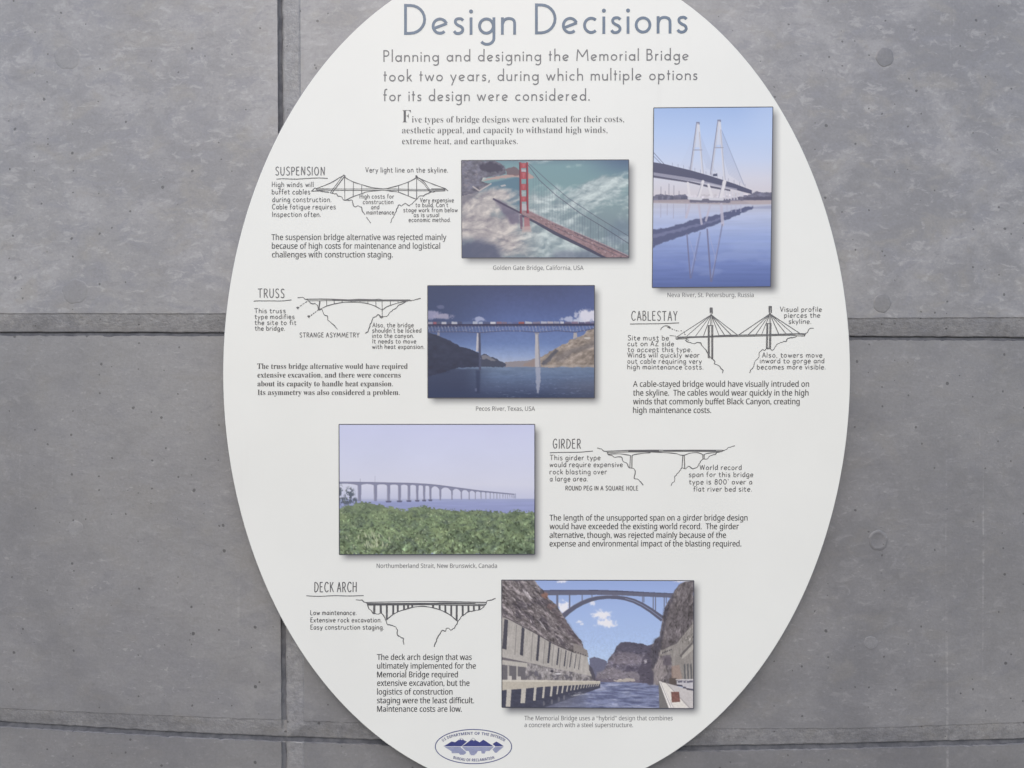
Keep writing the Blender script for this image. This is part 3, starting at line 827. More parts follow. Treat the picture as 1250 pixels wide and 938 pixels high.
s.rock([(290, 822), (300, 790), (330, 755), (345, 705), (400, 630), (400, 590), (440, 548), (465, 560), (490, 535), (530, 535), (550, 555), (575, 540), (610, 485), (640, 475), (690, 450), (710, 455), (740, 415), (810, 405), (842, 388)], 1.05, B)
s.rock([(940, 362), (965, 350), (980, 315), (1000, 300), (1042, 297)], 1.0, B, .25)
s.build('bridge_sketch', M_PENCIL, None, 'pencil sketch of a cable-stayed bridge with two towers')

# girder
s = Sketch(); A = fr(665, 525, 9.615); B = fr(795, 525, 9.615)
s.rock([(615, 213), (665, 222), (690, 248), (725, 252)], 1.05, A, .25)
s.stroke([A((725, 250)), A((980, 240)), A((1250, 236)), B((140, 238)), B((500, 236)), B((850, 238))], 1.1)
s.stroke([A((735, 264)), A((980, 258)), A((1250, 258)), B((140, 252)), B((500, 250)), B((830, 254))], 1.0)
s.stroke([A((980, 249)), A((1250, 247)), B((90, 247))], 1.3); s.stroke([B((140, 245)), B((380, 248)), B((520, 243)), B((760, 247))], 1.2)
s.stroke(smooth_pts([A((735, 284)), A((820, 280)), A((900, 283)), A((1008, 300))], 5), .95)
s.stroke(smooth_pts([A((1024, 300)), A((1060, 288)), A((1150, 275)), A((1235, 268)), B((0, 260)), B((180, 268)), B((290, 278)), B((340, 294)), B((392, 295)), B((450, 275)), B((520, 266)), B((570, 274)), B((608, 293))], 5), .95)
s.ln([(612, 293), (650, 278), (700, 270), (770, 266)], .95, B, True)
for (p, q, t) in (((1006, 300), (998, 440), A), ((1024, 300), (1022, 450), A), ((372, 296), (360, 442), B), ((388, 296), (393, 455), B), ((606, 293), (606, 342), B), ((622, 293), (622, 345), B)): s.ln([p, q], 1.15, t)
s.poly([A(p) for p in ((725, 255), (742, 262), (750, 292), (738, 284))])
s.rock([(735, 264), (745, 290), (790, 300), (810, 318), (900, 318), (920, 370), (960, 390), (990, 445), (1025, 450), (1042, 452), (1062, 482), (1050, 570), (1090, 578), (1130, 615), (1155, 650)], 1.05, A, .4)
s.rock([(232, 656), (240, 632), (272, 605), (275, 545), (320, 500), (355, 445), (400, 458), (440, 425), (485, 458), (528, 445), (560, 400), (600, 345), (660, 338), (690, 305), (750, 290), (770, 262), (830, 250), (890, 225), (905, 207), (980, 187)], 1.05, B, .4)
s.build('bridge_sketch', M_PENCIL, None, 'pencil sketch of a girder bridge')

# deck arch
s = Sketch(); A = fr(370, 700, 10.417); B = fr(465, 720, 8.333)
s.rock([(670, 337), (750, 340), (775, 365), (808, 373)], 1.15, A, .25)
s.stroke([A((805, 370)), B((0, 126)), B((420, 119)), B((655, 122)), B((1075, 130))], 1.25)
s.stroke([A((812, 388)), B((0, 144)), B((420, 140)), B((655, 143)), B((1062, 148))], 1.5)
s.stroke([A((820, 404)), B((0, 156)), B((330, 154)), B((470, 152)), B((700, 157)), B((1050, 162))], 1.25)
s.stroke([B((300, 146)), B((640, 137)), B((960, 142))], 1.3)
s.stroke(smooth_pts([B((52, 310)), B((120, 255)), B((180, 222)), B((240, 203)), B((330, 178)), B((420, 169)), B((490, 177)), B((560, 192)), B((620, 213)), B((700, 255)), B((782, 322))], 5), 1.15)
for (x, y) in ((60, 308), (125, 252), (172, 226), (235, 205), (276, 192), (318, 181), (530, 186), (598, 206), (655, 233), (715, 268), (770, 318), (832, 268), (890, 226), (945, 216), (1000, 207)):
    for d in (-6, 6): s.ln([(x + d, 155), (x + d, y)], .95, B)
    s.ln([(x, 155), (x, y - 3)], .7, B)
for (x, y) in ((905, 512), (988, 508)):
    for d in (-9, 9): s.ln([(x + d, 402), (x + d, y)], .95, A)
    s.ln([(x, 402), (x, y)], .7, A)
s.poly([A(p) for p in ((808, 380), (826, 392), (842, 452), (828, 446))])
s.rock([(808, 376), (835, 450), (875, 485), (890, 512), (940, 520), (985, 505), (1020, 530), (1048, 590), (1060, 622), (1075, 655), (1120, 660), (1180, 682), (1200, 722), (1195, 770), (1215, 800), (1240, 806)], 1.1, A)
s.rock([(165, 460), (200, 480), (230, 495), (225, 520), (233, 558)], 1.1, B)
s.rock([(543, 582), (575, 490), (610, 430), (625, 412), (655, 425), (665, 395), (685, 390), (710, 412), (750, 390), (785, 322), (825, 268), (890, 225), (1000, 205), (1045, 175), (1070, 140), (1080, 115), (1130, 105), (1165, 88)], 1.1, B, .4)
s.build('bridge_sketch', M_PENCIL, None, 'pencil sketch of a deck arch bridge')

# ================================================================== EMBLEM
EM = empty('emblem'); EM.parent = SIGN; EM['label'] = 'small blue oval emblem of mountains mirrored in water near the foot of the sign'
E = fr(525, 880, 11.364)
i = Ink(); i.stroke([E((602 + 529 * math.cos(a), 358 + 237 * math.sin(a))) for a in np.linspace(0, 2 * math.pi, 121)], 1.05); i.build('ring', M_RING, EM)
i = Ink(.0003)
for P in (((186, 353), (250, 318), (298, 286), (318, 290), (348, 298), (400, 262), (412, 266), (422, 252), (440, 270), (455, 254), (470, 270), (500, 283), (510, 290), (437, 353)),
          ((446, 353), (500, 315), (560, 272), (572, 262), (582, 272), (594, 262), (606, 284), (618, 266), (630, 268), (688, 300), (738, 262), (760, 275), (880, 353)),
          ((866, 322), (918, 288), (960, 310), (1022, 353), (906, 353))): i.poly([E(p) for p in P])
for L in (((400, 258), (430, 238), (460, 254)), ((560, 268), (597, 238), (632, 266))): i.stroke([E(p) for p in L], .3)
i.build('mountains', M_BLUE, EM)
i = Ink(.0003)
def stripes(edge, y0, y1, n):
    for k in range(n):
        a = y0 + (y1 - y0) * k / n; b = a + (y1 - y0) / n * .70; m = (a + b) / 2
        for (l, r) in edge(m): i.poly([E(p) for p in ((l, a), (r, a), (r, b), (l, b))])
def left(y):
    k = (y - 358) / 120
    if k < .58: return [(195 + k * 190, 425 + max(0, k - .1) * 150)]
    return [(330 + k * 90, 515 - max(0, k - .68) * 180)] if k > .72 else [(300, 500)]
def main(y):
    k = (y - 358) / 125
    if k < .5: return [(436 + k * 130, 890 - k * 140)]
    return [(505 + k * 62, 690 - k * 60), (700 + k * 20, 800 - k * 55)] if k < .76 else [(528 + (k - .7) * 180, 650 - (k - .7) * 150)]
def right(y):
    k = (y - 358) / 90
    return [(905 - min(k, .45) * 90 + max(0, k - .45) * 70, 1022 - k * 105)]
stripes(left, 360, 474, 10); stripes(main, 360, 480, 10); stripes(right, 360, 445, 8)
i.build('water', M_BLUE2, EM)
def arc_text(i, text, cx, cy, rx, ry, a0, a1, h, inside):
    """letters along an ellipse; a0..a1 degrees from the top, clockwise positive (bottom arc when inside)"""
    P, T, capk = typeset(text, 'bold')
    mn, mx = P[:, 0].min(), P[:, 0].max(); out = []
    for x, y in P:
        k = (x - mn) / (mx - mn); a = math.radians(a0 + (a1 - a0) * k); hh = y / capk * h
        if not inside:
            bx, by = cx + rx * math.sin(a), cy - ry * math.cos(a); nx, ny = math.sin(a) / rx, -math.cos(a) / ry
        else:
            bx, by = cx + rx * math.sin(a), cy + ry * math.cos(a); nx, ny = -math.sin(a) / rx, -math.cos(a) / ry
        l = math.hypot(nx, ny); out.append(E((bx + nx / l * hh, by + ny / l * hh)))
    i.tris(out, T)
i = Ink()
arc_text(i, 'U.S. DEPARTMENT OF THE INTERIOR', 604, 358, 462, 166, -66, 66, 38, False)
i.build('lettering', M_RING, EM)
i = Ink()
arc_text(i, 'BUREAU OF RECLAMATION', 606, 350, 500, 213, -35, 35, 38, True)
i.build('lettering', M_RING, EM)
# ================================================================== PRINTED PICTURES
# Each picture is drawn with code (shapes, strokes, fractal noise) and carried as
# ink colour by the vertices of its print.
_tab = np.random.RandomState(21).rand(256, 256)
def vnoise(X, Y, seed=0):
    X = X + seed * 17.31; Y = Y + seed * 9.73
    xi = np.floor(X).astype(int); yi = np.floor(Y).astype(int); fx = X - xi; fy = Y - yi
    fx = fx * fx * (3 - 2 * fx); fy = fy * fy * (3 - 2 * fy)
    g = lambda i, j: _tab[(yi + j) % 256, (xi + i) % 256]
    return (g(0, 0) * (1 - fx) + g(1, 0) * fx) * (1 - fy) + (g(0, 1) * (1 - fx) + g(1, 1) * fx) * fy
def fbm(X, Y, cx, cy=None, oct=4, seed=0, ang=0.0, gain=.55):
    cy = cy or cx; c, s = math.cos(math.radians(ang)), math.sin(math.radians(ang))
    A = (X * c + Y * s) / cx; B = (-X * s + Y * c) / cy
    v = 0; a = 1; t = 0
    for o in range(oct):
        v = v + a * vnoise(A * 2 ** o, B * 2 ** o, seed + o); t += a; a *= gain
    return v / t
def sst(x, a, b):
    k = np.clip((x - a) / (b - a), 0, 1); return k * k * (3 - 2 * k)

class Canvas:
    def __init__(self, x0, y0, x1, y1, W, H):
        self.W, self.H = W, H; self.ss = 2
        w, h = W * 2, H * 2
        self.X, self.Y = np.meshgrid(x0 + (np.arange(w) + .5) / w * (x1 - x0), y0 + (np.arange(h) + .5) / h * (y1 - y0))
        self.px = (x1 - x0) / w
        self.I = np.zeros((h, w, 3))
    def grad(self, stops, axis='y'):
        q = self.Y if axis == 'y' else self.X
        for c in range(3): self.I[..., c] = np.interp(q, [s[0] for s in stops], [s[1][c] for s in stops])
    def put(self, m, c):
        c = np.asarray(c, float); self.I += (c - self.I) * np.clip(m, 0, 1)[..., None]
    def mul(self, f, m=1.0):
        self.I *= (1 + (f - 1) * m)[..., None] if isinstance(m, (int, float)) else (1 + (f - 1) * m)[..., None]
    def mask(self, pts, soft=0.0, rough=0.0, seed=0):
        X, Y = self.X, self.Y
        if rough:
            X = X + (fbm(X, Y, rough * 3, oct=3, seed=seed) - .5) * rough * 2.4; Y = Y + (fbm(X, Y, rough * 3, oct=3, seed=seed + 5) - .5) * rough * 2.4
        ins = np.zeros(X.shape, bool); n = len(pts)
        d = np.full(X.shape, 1e9) if soft else None
        for i in range(n):
            (ax, ay), (bx, by) = pts[i], pts[(i + 1) % n]
            if ay != by:
                c = ((ay > Y) != (by > Y)) & (X < (bx - ax) * (Y - ay) / (by - ay) + ax); ins ^= c
            if soft:
                vx, vy = bx - ax, by - ay; t = np.clip(((X - ax) * vx + (Y - ay) * vy) / (vx * vx + vy * vy + 1e-9), 0, 1)
                d = np.minimum(d, np.hypot(X - ax - t * vx, Y - ay - t * vy))
        if not soft: return ins.astype(float)
        return sst(np.where(ins, d, -d), -soft, soft)
    def poly(self, pts, c, a=1.0, soft=0.0, rough=0.0, seed=0):
        m = self.mask(pts, soft, rough, seed); self.put(m * a, c); return m
    def lmask(self, pts, w):
        d = np.full(self.X.shape, 1e9)
        for (ax, ay), (bx, by) in zip(pts, pts[1:]):
            vx, vy = bx - ax, by - ay; t = np.clip(((self.X - ax) * vx + (self.Y - ay) * vy) / (vx * vx + vy * vy + 1e-9), 0, 1)
            d = np.minimum(d, np.hypot(self.X - ax - t * vx, self.Y - ay - t * vy))
        return np.clip((w / 2 - d) / self.px + .5, 0, 1)
    def line(self, pts, w, c, a=1.0): self.put(self.lmask(pts, w) * a, c)
    def blob(self, x, y, rx, ry, c, a=1.0, rough=.5, seed=0, cell=None, soft=.2):
        cell = cell or min(rx, ry); q = 1 + rough + soft
        j = np.where((abs(self.X[0] - x) < rx * q))[0]; i = np.where(abs(self.Y[:, 0] - y) < ry * q)[0]
        if not len(i) or not len(j): return
        s = np.s_[i[0]:i[-1] + 1, j[0]:j[-1] + 1]; X, Y = self.X[s], self.Y[s]
        r = np.hypot((X - x) / rx, (Y - y) / ry) + (fbm(X, Y, cell, oct=4, seed=seed) - .5) * 2 * rough
        m = sst(-r, -.85 - soft, -.85 + soft) * a
        self.I[s] += (np.asarray(c, float) - self.I[s]) * m[..., None]
    def dab(self, x, y, rx, ry, c, a=1.0, ang=0.0):
        q = max(rx, ry) * 1.4
        j = np.where(abs(self.X[0] - x) < q)[0]; i = np.where(abs(self.Y[:, 0] - y) < q)[0]
        if not len(i) or not len(j): return
        s = np.s_[i[0]:i[-1] + 1, j[0]:j[-1] + 1]; X, Y = self.X[s] - x, self.Y[s] - y; cs, sn = math.cos(ang), math.sin(ang)
        m = (1 - sst(np.hypot((X * cs + Y * sn) / rx, (-X * sn + Y * cs) / ry), .6, 1.25)) * a
        self.I[s] += (np.asarray(c, float) - self.I[s]) * m[..., None]
    def n(self, cx, cy=None, oct=4, seed=0, ang=0.0, gain=.55): return fbm(self.X, self.Y, cx, cy, oct, seed, ang, gain)
    def out(self):
        I = self.I.reshape(self.H, 2, self.W, 2, 3).mean((1, 3))
        p = np.pad(I, ((1, 1), (1, 1), (0, 0)), 'edge')
        I = .88 * I + .03 * (p[:-2, 1:-1] + p[2:, 1:-1] + p[1:-1, :-2] + p[1:-1, 2:])
        return np.clip(I, 0, 255)

# veil: sheen of the laminate at that height, which the printed ink itself does not hold
def picture(canvas, corners, label, veil=.03, desat=.06):
    W, H = canvas.W, canvas.H
    o_ = canvas.out(); o_ = o_ + (o_.mean(-1, keepdims=True) - o_) * desat
    img = np.clip((lin(o_) - veil) * 1.11, .004, .9)
    tl, tr, br, bl = [np.array(c, float) for c in corners]
    a, b_ = np.meshgrid((np.arange(W)) / (W - 1), (np.arange(H)) / (H - 1))
    a = a[..., None]; b_ = b_[..., None]
    P = (tl * (1 - a) + tr * a) * (1 - b_) + (bl * (1 - a) + br * a) * b_
    V = np.stack([(P[..., 0] - CU) * S, np.full((H, W), -.00035), (CV - P[..., 1]) * S], -1).reshape(-1, 3)
    ix = np.arange(W * H).reshape(H, W)
    Q = np.stack([ix[:-1, :-1], ix[1:, :-1], ix[1:, 1:], ix[:-1, 1:]], -1).reshape(-1, 4)
    o = quads('photo_print', V, Q, M_PRINT, SIGN, label, True, img.reshape(-1, 3))
    i = Ink(.00045); i.stroke([tuple(tl), tuple(tr), tuple(br), tuple(bl), tuple(tl)], 1.0); i.build('border', M_LINE, o)
    # the artwork's printed soft grey halo, offset down and to the right
    off = np.array((5.0, 5.5)); R = 7.5
    x0, x1 = min(tl[0], bl[0]) + off[0], max(tr[0], br[0]) + off[0] - .5; y0, y1 = min(tl[1], tr[1]) + off[1], max(bl[1], br[1]) + off[1] - .5
    xs = np.concatenate([np.linspace(x0 - R, x0 + R, 16), np.linspace(x1 - R, x1 + R, 16)])
    ys = np.concatenate([np.linspace(y0 - R, y0 + R, 16), np.linspace(y1 - R, y1 + R, 16)])
    X, Y = np.meshgrid(xs, ys)
    k = sst(X, x0 - R, x0 + R) * (1 - sst(X, x1 - R, x1 + R)) * sst(Y, y0 - R, y0 + R) * (1 - sst(Y, y1 - R, y1 + R))
    g = 1 - .80 * k[..., None] * np.array((1.0, 1.0, .96))
    V = np.stack([(X - CU) * S, np.full(X.shape, -.00012), (CV - Y) * S], -1).reshape(-1, 3)
    ix = np.arange(X.size).reshape(X.shape)
    Q = np.stack([ix[:-1, :-1], ix[1:, :-1], ix[1:, 1:], ix[:-1, 1:]], -1).reshape(-1, 4)
    inside = (((X - EU) / EA) ** 2 + ((Y - EV) / EB) ** 2).ravel() < .985
    Q = Q[inside[Q].all(1)]
    quads('printed_halo', V, Q, M_HALO, o, None, True, g.reshape(-1, 3))
    return o

# ---------------------------------------------------------------- red tower in fog
c = Canvas(72, 88, 1182, 733, 360, 211)
c.grad([(88, (112, 138, 152)), (130, (122, 154, 162)), (260, (124, 154, 160)), (420, (138, 158, 164)), (733, (140, 152, 160))])
c.put(sst(c.X, 820, 1180) * (1 - sst(c.Y, 90, 250)) * .8, (88, 106, 136))
c.poly([(180, 300), (270, 235), (460, 195), (470, 430), (300, 300)], (92, 122, 142), .9, 8)
X, Y = c.X, c.Y
G = lambda x, y, sx, sy: np.exp(-((X - x) / sx) ** 2 - ((Y - y) / sy) ** 2)
wx = (fbm(X, Y, 190, 110, 4, 31) - .5) * 90; wy = (fbm(X, Y, 190, 110, 4, 37) - .5) * 60
F1 = fbm(X + wx, Y + wy, 150, 78, 6, 41, -14, .58); F2 = fbm(X + wx + 16, Y + wy + 20, 150, 78, 6, 41, -14, .58)
bias = .34 * G(180, 450, 240, 140) + .30 * G(320, 315, 140, 45) + .36 * G(860, 320, 170, 85) + .32 * G(640, 640, 300, 95) + .24 * G(640, 410, 130, 100) + .20 * G(1020, 250, 220, 80) \
    - .42 * G(620, 190, 300, 95) - .45 * G(1080, 100, 170, 55) - .10 * G(1090, 580, 150, 130) + .12 * G(300, 600, 200, 90) + .08
dens = sst(F1 + bias, .48, .86); warm = 1 - sst(X, 380, 640)
low = sst(Y, 380, 520)
c.put(low * .75, (122, 136, 148)); c.put((1 - warm) * sst(Y, 250, 420) * .45, (128, 150, 156))
lit = np.clip(.52 + (F1 - F2) * 3.0 + (fbm(X + wx, Y + wy, 40, 24, 4, 47) - .5) * .55, 0, 1)
cool_d, cool_l = np.array((136, 152, 160.)), np.array((204, 216, 216.)); warm_d, warm_l = np.array((142, 136, 144.)), np.array((214, 206, 200.))
fc = (cool_d + (cool_l - cool_d) * lit[..., None]) * (1 - warm[..., None]) + (warm_d + (warm_l - warm_d) * lit[..., None]) * warm[..., None]
c.I += (fc - c.I) * (dens * .92)[..., None]
c.put(sst(G(130, 715, 260, 135) + (F1 - .5) * .9, .38, .75) * .9, (92, 98, 122)); c.put(sst(G(930, 735, 330, 70) + (F1 - .5) * .8, .35, .8) * .6, (104, 112, 134)); c.put(sst(G(1120, 560, 130, 110) + (F1 - .5) * .9, .4, .9) * .45, (108, 124, 146))
lm = c.mask([(72, 88), (300, 95), (335, 108), (362, 140), (368, 176), (300, 196), (215, 205), (205, 228), (262, 246), (190, 296), (72, 325)], 0, 5, 1)
c.put(lm, (104, 104, 118)); c.mul(.74 + .62 * c.n(26, 18, 4, 3), lm); c.put(lm * sst(c.n(22, 14, 3, 7), .62, .75) * (1 - sst(c.X, 210, 250)) * .5, (150, 142, 148))
c.blob(270, 135, 90, 38, (74, 72, 90), .9, .5, 5, 25)
c.poly([(210, 226), (250, 206), (380, 184), (520, 172), (560, 206), (530, 212), (420, 200), (300, 214)], (178, 152, 148), .95, 2, 4)
c.poly([(362, 148), (420, 130), (450, 150), (520, 178), (440, 192), (372, 182)], (116, 96, 104), .85, 2, 5)
c.line([(150, 262), (190, 290), (268, 244)], 9, (186, 178, 178), .9); c.poly([(330, 255), (362, 248), (368, 258), (338, 264)], (196, 190, 190), .8)
c.poly([(72, 325), (150, 290), (190, 300), (72, 400)], (100, 98, 114), .6, 12, 10)
c.poly([(285, 345), (330, 350), (420, 412), (462, 432), (462, 505), (400, 512), (350, 440)], (104, 98, 122), .75, 14, 8)
c.line([(285, 344), (360, 384), (466, 438)], 12, (84, 80, 100), .95)
c.poly([(478, 422), (520, 420), (700, 505), (830, 562), (1010, 640), (1182, 718), (1182, 733), (1030, 733), (900, 668), (700, 568), (560, 492), (468, 448)], (144, 122, 128))
dk = c.mask([(478, 422), (520, 420), (830, 562), (1182, 718), (1182, 733), (1030, 733), (700, 568), (468, 448)])
c.mul(.84 + .34 * c.n(16, 10, 3, 31, 28), dk)
c.poly([(468, 444), (560, 488), (700, 562), (900, 660), (1040, 733), (1006, 733), (880, 672), (690, 582), (560, 505), (468, 460)], (80, 80, 100), .95)
c.line([(520, 424), (700, 508), (830, 562), (1010, 640), (1182, 720)], 5, (170, 160, 168), .7); c.line([(820, 566), (1182, 728)], 4, (86, 84, 102), .8)
c.line([(690, 530), (880, 618), (1100, 715)], 4, (92, 90, 106), .6)
for k in range(26):
    x = 600 + k * 22 + rs.uniform(-5, 5); y = 468 + (x - 600) * .44 + rs.uniform(6, 40)
    if x < 1150: c.poly([(x, y), (x + 8, y + 3), (x + 8, y + 8), (x, y + 5)], rs.choice(((70, 66, 84), (190, 180, 184), (150, 110, 116))), .8)
for (u, v, w, al) in (([(520, 112), (640, 222), (780, 340), (960, 458), (1182, 592)], 0, 4.6, .62), ([(512, 118), (590, 222), (700, 322), (860, 440), (1010, 530), (1182, 640)], 0, 5, .75)):
    c.line(u, w, (88, 90, 108), al)
for k in range(34):
    x = 548 + k * 18.0; yt = np.interp(x, [512, 590, 700, 860, 1010, 1182], [118, 222, 322, 440, 530, 640]); yb = 430 + (x - 520) * .455
    big = k % 3 == 0
    c.line([(x, yt), (x, yb)], 3.2, (92, 104, 122), .55 if big and x > 800 else .28)
for k in range(10):
    x = 700 + k * 46.0; yt = np.interp(x, [520, 640, 780, 960, 1182], [112, 222, 340, 458, 592]); c.line([(x, yt), (x, yt + 130)], 3, (92, 104, 122), .35)
for (x0, x1, b0, b1) in ((454, 468, 458, 472), (500, 514, 502, 517)):
    c.poly([(x0, 104), (x1, 104), (b1, 440), (b0, 440)], (156, 72, 82)); c.poly([(x0, 104), (x0 + 6, 104), (b0 + 6, 440), (b0, 440)], (104, 62, 84))
for (y0, y1) in ((108, 142), (168, 214), (246, 286), (328, 362)):
    c.poly([(468, y0), (502, y0), (502, y1), (468, y1)], (170, 84, 92)); c.poly([(476, y0 + 6), (494, y0 + 6), (488, y1 - 8), (480, y1 - 8)], (190, 120, 130), .5)
c.poly([(470, 150), (500, 150), (500, 164), (470, 164)], (196, 178, 186), .8); c.poly([(472, 376), (502, 376), (506, 420), (474, 420)], (196, 186, 192), .6)
c.poly([(458, 446), (476, 452), (478, 545), (462, 540)], (112, 90, 112), .85); c.poly([(486, 460), (522, 470), (526, 545), (486, 552)], (166, 112, 120), .85)
c.poly([(470, 528), (530, 522), (534, 560), (474, 564)], (186, 168, 166), .75, 6)
picture(c, [(563.3, 196.2), (767.5, 195.4), (767.6, 314.9), (563.9, 315.1)], 'printed photo of a red suspension bridge tower rising out of fog', .062)

# ---------------------------------------------------------------- cable-stayed bridge mirrored in a river
c = Canvas(60, 43, 613, 866, 240, 360)
c.grad([(43, (154, 184, 236)), (160, (172, 198, 242)), (280, (190, 206, 238)), (370, (206, 208, 224)), (440, (206, 202, 212)), (474, (196, 192, 206)), (480, (188, 190, 208)), (540, (178, 190, 226)), (640, (146, 166, 220)), (760, (112, 132, 196)), (866, (92, 110, 172))])
c.put(sst(c.X, 420, 613) * (1 - sst(c.Y, 60, 300)) * .25, (206, 220, 248))
wt = sst(c.Y, 478, 484)
c.mul(.96 + .08 * c.n(160, 10, 3, 40), wt)
c.put(wt * sst(c.n(220, 60, 4, 41), .5, .7) * .18, (176, 192, 232))
# far bank
c.poly([(60, 446), (90, 438), (150, 444), (215, 440), (230, 468), (420, 462), (520, 440), (540, 430), (575, 436), (613, 434), (613, 474), (60, 474)], (112, 112, 136), .95, 0, 4)
bk = c.mask([(60, 446), (613, 434), (613, 474), (60, 474)]); c.mul(.85 + .35 * c.n(14, 9, 3, 42), bk)
c.poly([(60, 466), (320, 462), (420, 470), (613, 470), (613, 486), (400, 488), (60, 478)], (170, 158, 166), .9, 2)
c.poly([(232, 462), (420, 464), (420, 480), (232, 478)], (108, 108, 132), .9, 2, 3)
for x, y in ((98, 405), (135, 392), (158, 400), (118, 425), (182, 425)): c.line([(x, y), (x, 448)], 2.6, (124, 122, 148), .8)
for x in (85, 110, 140, 190, 205): c.poly([(x, 448), (x + 16, 446), (x + 16, 464), (x, 464)], (86, 88, 112), .5)
for x, l in ((98, 60), (128, 50), (157, 64), (214, 50)): c.line([(x, 484), (x, 484 + l)], 3, (160, 160, 190), .8)
# reflections
c.poly([(60, 600), (130, 592), (230, 562), (330, 540), (430, 516), (525, 494), (528, 506), (430, 548), (330, 588), (230, 622), (120, 658), (60, 682)], (92, 98, 136), .96, 3, 5)
c.poly([(60, 624), (200, 592), (330, 562), (400, 540), (400, 547), (330, 572), (200, 604), (60, 640)], (132, 138, 178), .55, 4, 5)
for a, b, w in (((232, 488), (216, 545), 12), ((274, 490), (288, 575), 10), ((328, 490), (308, 560), 10), ((378, 488), (386, 580), 14)): c.line([a, b], w, (186, 182, 204), .85)
for a, b, w, al in (((220, 620), (238, 822), 6, .8), ((282, 615), (242, 822), 7, .45), ((314, 600), (334, 838), 7, .85), ((384, 580), (338, 838), 7, .55)): c.line([a, b], w, (116, 116, 150), al)
for a, b in (((226, 625), (262, 740)), ((320, 610), (356, 740)), ((270, 640), (240, 800)), ((372, 640), (336, 820))): c.line([a, b], 4, (170, 170, 204), .4)
for x in (405, 425, 445, 468): c.line([(x, 488), (x + 1, 520)], 7, (176, 176, 204), .5)
# stays
for k in range(8):
    c.line([(270, 150 + k * 9), (350 - k * 6, 340 - k * 3)], 1.6, (150, 164, 200), .45); c.line([(368, 140 + k * 10), (478 - k * 9, 396 - k * 6)], 1.8, (138, 152, 190), .55)
    c.line([(358, 150 + k * 9), (300 + k * 5, 330)], 1.4, (170, 182, 212), .35); c.line([(258, 150 + k * 8), (190 + k * 6, 308 + k * 2)], 1.4, (170, 182, 212), .4)
c.line([(368, 130), (484, 402)], 2.2, (120, 132, 170), .7); c.line([(62, 248), (115, 305)], 2.6, (92, 100, 130), .8); c.line([(60, 262), (98, 300)], 2.2, (92, 100, 130), .7)
# pylons
for (ax, ay, lx, rx, ly, x2) in ((266, 116, 236, 294, 330, 0), (364, 106, 330, 394, 350, 0)):
    c.line([(ax - 3, ay), (lx, ly)], 9, (190, 194, 212)); c.line([(ax + 3, ay), (rx, ly + 50)], 9, (206, 208, 220))
    c.line([(ax - 7, ay + 6), (lx - 4, ly)], 3, (118, 118, 146), .9); c.line([(ax + 7, ay + 40), (rx + 3, ly + 40)], 2.4, (150, 152, 178), .8)
    c.line([(ax - 18, ay + 122), (ax + 20, ay + 122)], 5, (160, 164, 188)); c.poly([(ax - 8, ay - 6), (ax + 8, ay - 6), (ax + 8, ay + 6), (ax - 8, ay + 6)], (128, 132, 162)); c.poly([(ax - 5, ay), (ax + 5, ay), (ax + 8, ay + 110), (ax - 10, ay + 110)], (208, 212, 226), .6)
# deck
c.poly([(60, 292), (110, 300), (240, 332), (330, 358), (440, 394), (520, 424), (520, 442), (430, 418), (330, 392), (230, 378), (60, 352)], (92, 94, 122))
c.poly([(60, 338), (150, 352), (250, 368), (360, 396), (450, 416), (450, 424), (350, 404), (240, 380), (60, 356)], (168, 168, 190), .75); c.poly([(60, 352), (230, 380), (330, 402), (420, 420), (420, 428), (320, 410), (230, 388), (60, 362)], (88, 88, 112), .9)
for k in range(14):
    x = 150 + k * 26; y = np.interp(x, [60, 240, 440, 520], [292, 332, 394, 424]); c.line([(x, y), (x, y - 16)], 1.8, (110, 114, 146), .6)
c.poly([(338, 348), (358, 346), (358, 358), (338, 358)], (84, 88, 116), .9)
# legs
for pts, w in (([(222, 388), (232, 455)], 11), ([(292, 382), (272, 455)], 13), ([(318, 398), (336, 458)], 11), ([(392, 384), (374, 460)], 17)): c.line(pts, w, (216, 214, 222))
c.line([(228, 458), (284, 462)], 12, (204, 204, 216)); c.line([(326, 462), (384, 464)], 12, (204, 204, 216))
c.line([(286, 392), (268, 450)], 3, (150, 150, 174), .7); c.line([(382, 396), (366, 456)], 3, (150, 150, 174), .7)
for x, y in ((398, 424), (410, 428), (424, 430), (438, 432), (452, 432), (468, 436), (476, 438)): c.line([(x, y), (x, 464)], 6 if x < 460 else 9, (200, 200, 214), .9)
c.poly([(455, 455), (613, 452), (613, 472), (455, 468)], (96, 94, 118), .8, 2, 5); c.poly([(480, 470), (613, 470), (613, 488), (520, 490)], (182, 170, 176), .8, 2)
c.poly([(524, 500), (613, 494), (613, 510), (530, 508)], (142, 148, 184), .6, 3)
picture(c, [(797.9, 132.0), (943.4, 130.9), (940.6, 350.2), (796.1, 351.4)], 'printed photo of a white cable-stayed bridge mirrored in a river', .062, .20)

